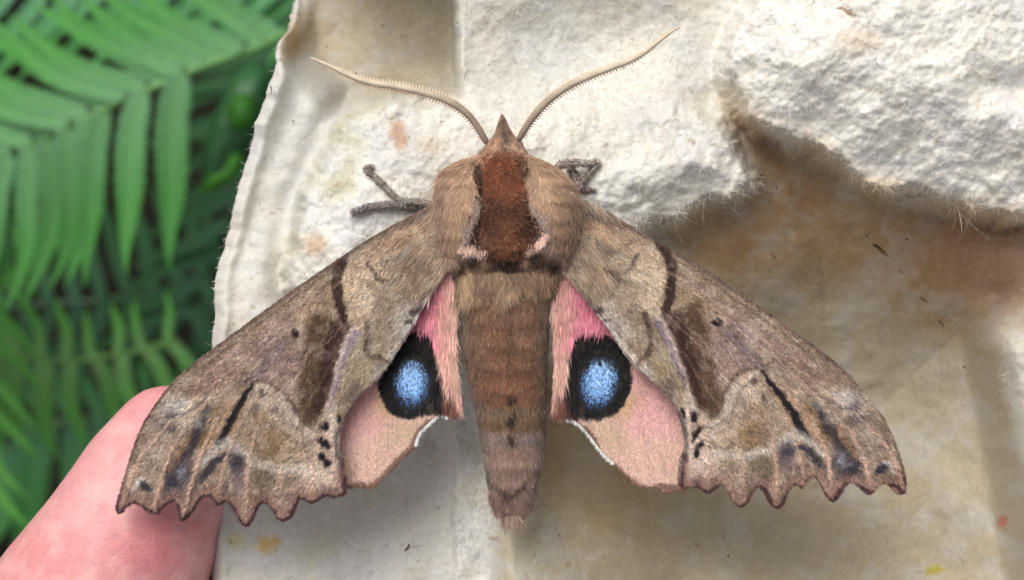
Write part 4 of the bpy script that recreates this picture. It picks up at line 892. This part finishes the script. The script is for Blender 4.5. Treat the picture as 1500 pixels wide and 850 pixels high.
# big frond that fills the upper left
frond('big pale-green fern frond with long hanging leaflets, upper left', [(420, 48), (370, 72), (300, 96), (220, 130), (140, 166), (60, 205), (-60, 262), (-180, 330)], -3900, 'mid', 22,
      lambda a: (8-70*a, 268+22*math.sin(a*9)), lambda a: (-190-50*a, -125+10*a), 1.2, 1.0, skip=((0, 1), (1, 1), (2, 1), (3, 1), (4, 1), (6, 1), (8, 1)), wide=True)
frond('paler green fern frond crossing behind the top left corner', [(560, -60), (420, -40), (300, -38), (160, -30), (0, -10), (-150, 20)], -4700, 'cool', 14,
      lambda a: (-160, 150), lambda a: (-150, -170), 1.1, 1.0)
frond('bright green fern frond tips at the far left edge', [(-220, 60), (-150, 120), (-110, 260), (-95, 380), (-100, 500), (-90, 600)], -4500, 'bright', 12,
      lambda a: (190-50*a, 200), lambda a: (-170, 120), 1.0, 1.0)
frond('small fern frond with fanned fingers above the thumb', [(262, 500), (225, 508), (170, 520), (100, 528), (30, 520), (-60, 500), (-160, 470)], -4900, 'bright', 12,
      lambda a: (62-95*a, 75+95*math.sin(min(a*1.8, 1.57))), lambda a: (-10-20*a, -70-40*a), 1.8, .6)
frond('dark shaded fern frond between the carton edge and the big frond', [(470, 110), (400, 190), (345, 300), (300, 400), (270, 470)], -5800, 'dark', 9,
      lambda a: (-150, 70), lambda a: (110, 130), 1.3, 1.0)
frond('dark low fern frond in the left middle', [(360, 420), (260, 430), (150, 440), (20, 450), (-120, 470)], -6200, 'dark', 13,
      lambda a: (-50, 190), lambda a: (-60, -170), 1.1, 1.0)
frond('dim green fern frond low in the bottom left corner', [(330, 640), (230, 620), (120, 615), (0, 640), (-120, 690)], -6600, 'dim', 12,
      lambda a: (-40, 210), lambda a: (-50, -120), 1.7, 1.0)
frond('shade-darkened green fern frond low behind the top of the carton', [(700, -160), (540, -40), (440, 60), (380, 160)], -6400, 'dark', 12,
      lambda a: (-190, 60), lambda a: (60, 200), 1.3, 1.0)
# broad leaf right of the hanging leaflets
def broad_leaf(pts, label, col, depth):
    q = smooth_poly(pts, 5, True); c = q.mean(0); n = len(q); V = [P(c[0], c[1], depth+20)]; 
    for f in (.33, .66, 1.0):
        for i in range(n): a = c+(q[i]-c)*f; V.append(P(a[0], a[1], depth+20-70*f*f + 8*math.sin(i*.9)*f))
    F = [[0, 1+i, 1+(i+1) % n] for i in range(n)]
    for k in range(2):
        for i in range(n): F.append([1+k*n+i, 1+(k+1)*n+i, 1+(k+1)*n+(i+1) % n, 1+k*n+(i+1) % n])
    V = np.array(V); o = add_mesh('leaf', V, F, M_leaf, None, cols=np.tile(lin(np.array(col)), (len(V), 1)), loc=V[0])
    s_ = o.modifiers.new('thickness', 'SOLIDIFY'); s_.thickness = .0004
    o['label'] = label; o['category'] = 'leaf'
broad_leaf([(375, 95), (395, 130), (372, 200), (340, 250), (305, 275), (298, 240), (312, 180), (340, 120)], 'dull green broad leaf beside the carton edge, right of the hanging leaflets', (62, 112, 66), -4300)
broad_leaf([(350, 138), (372, 150), (368, 180), (345, 190), (335, 165)], 'small bright green leaf beside the carton edge, the upper one', (84, 160, 56), -4150)
broad_leaf([(345, 225), (355, 240), (330, 268), (298, 280), (305, 262), (330, 250)], 'small bright yellow-green leaf beside the carton edge, the lower one', (92, 168, 58), -4150)
for o in bpy.data.objects:
    if '_w' in o: del o['_w']
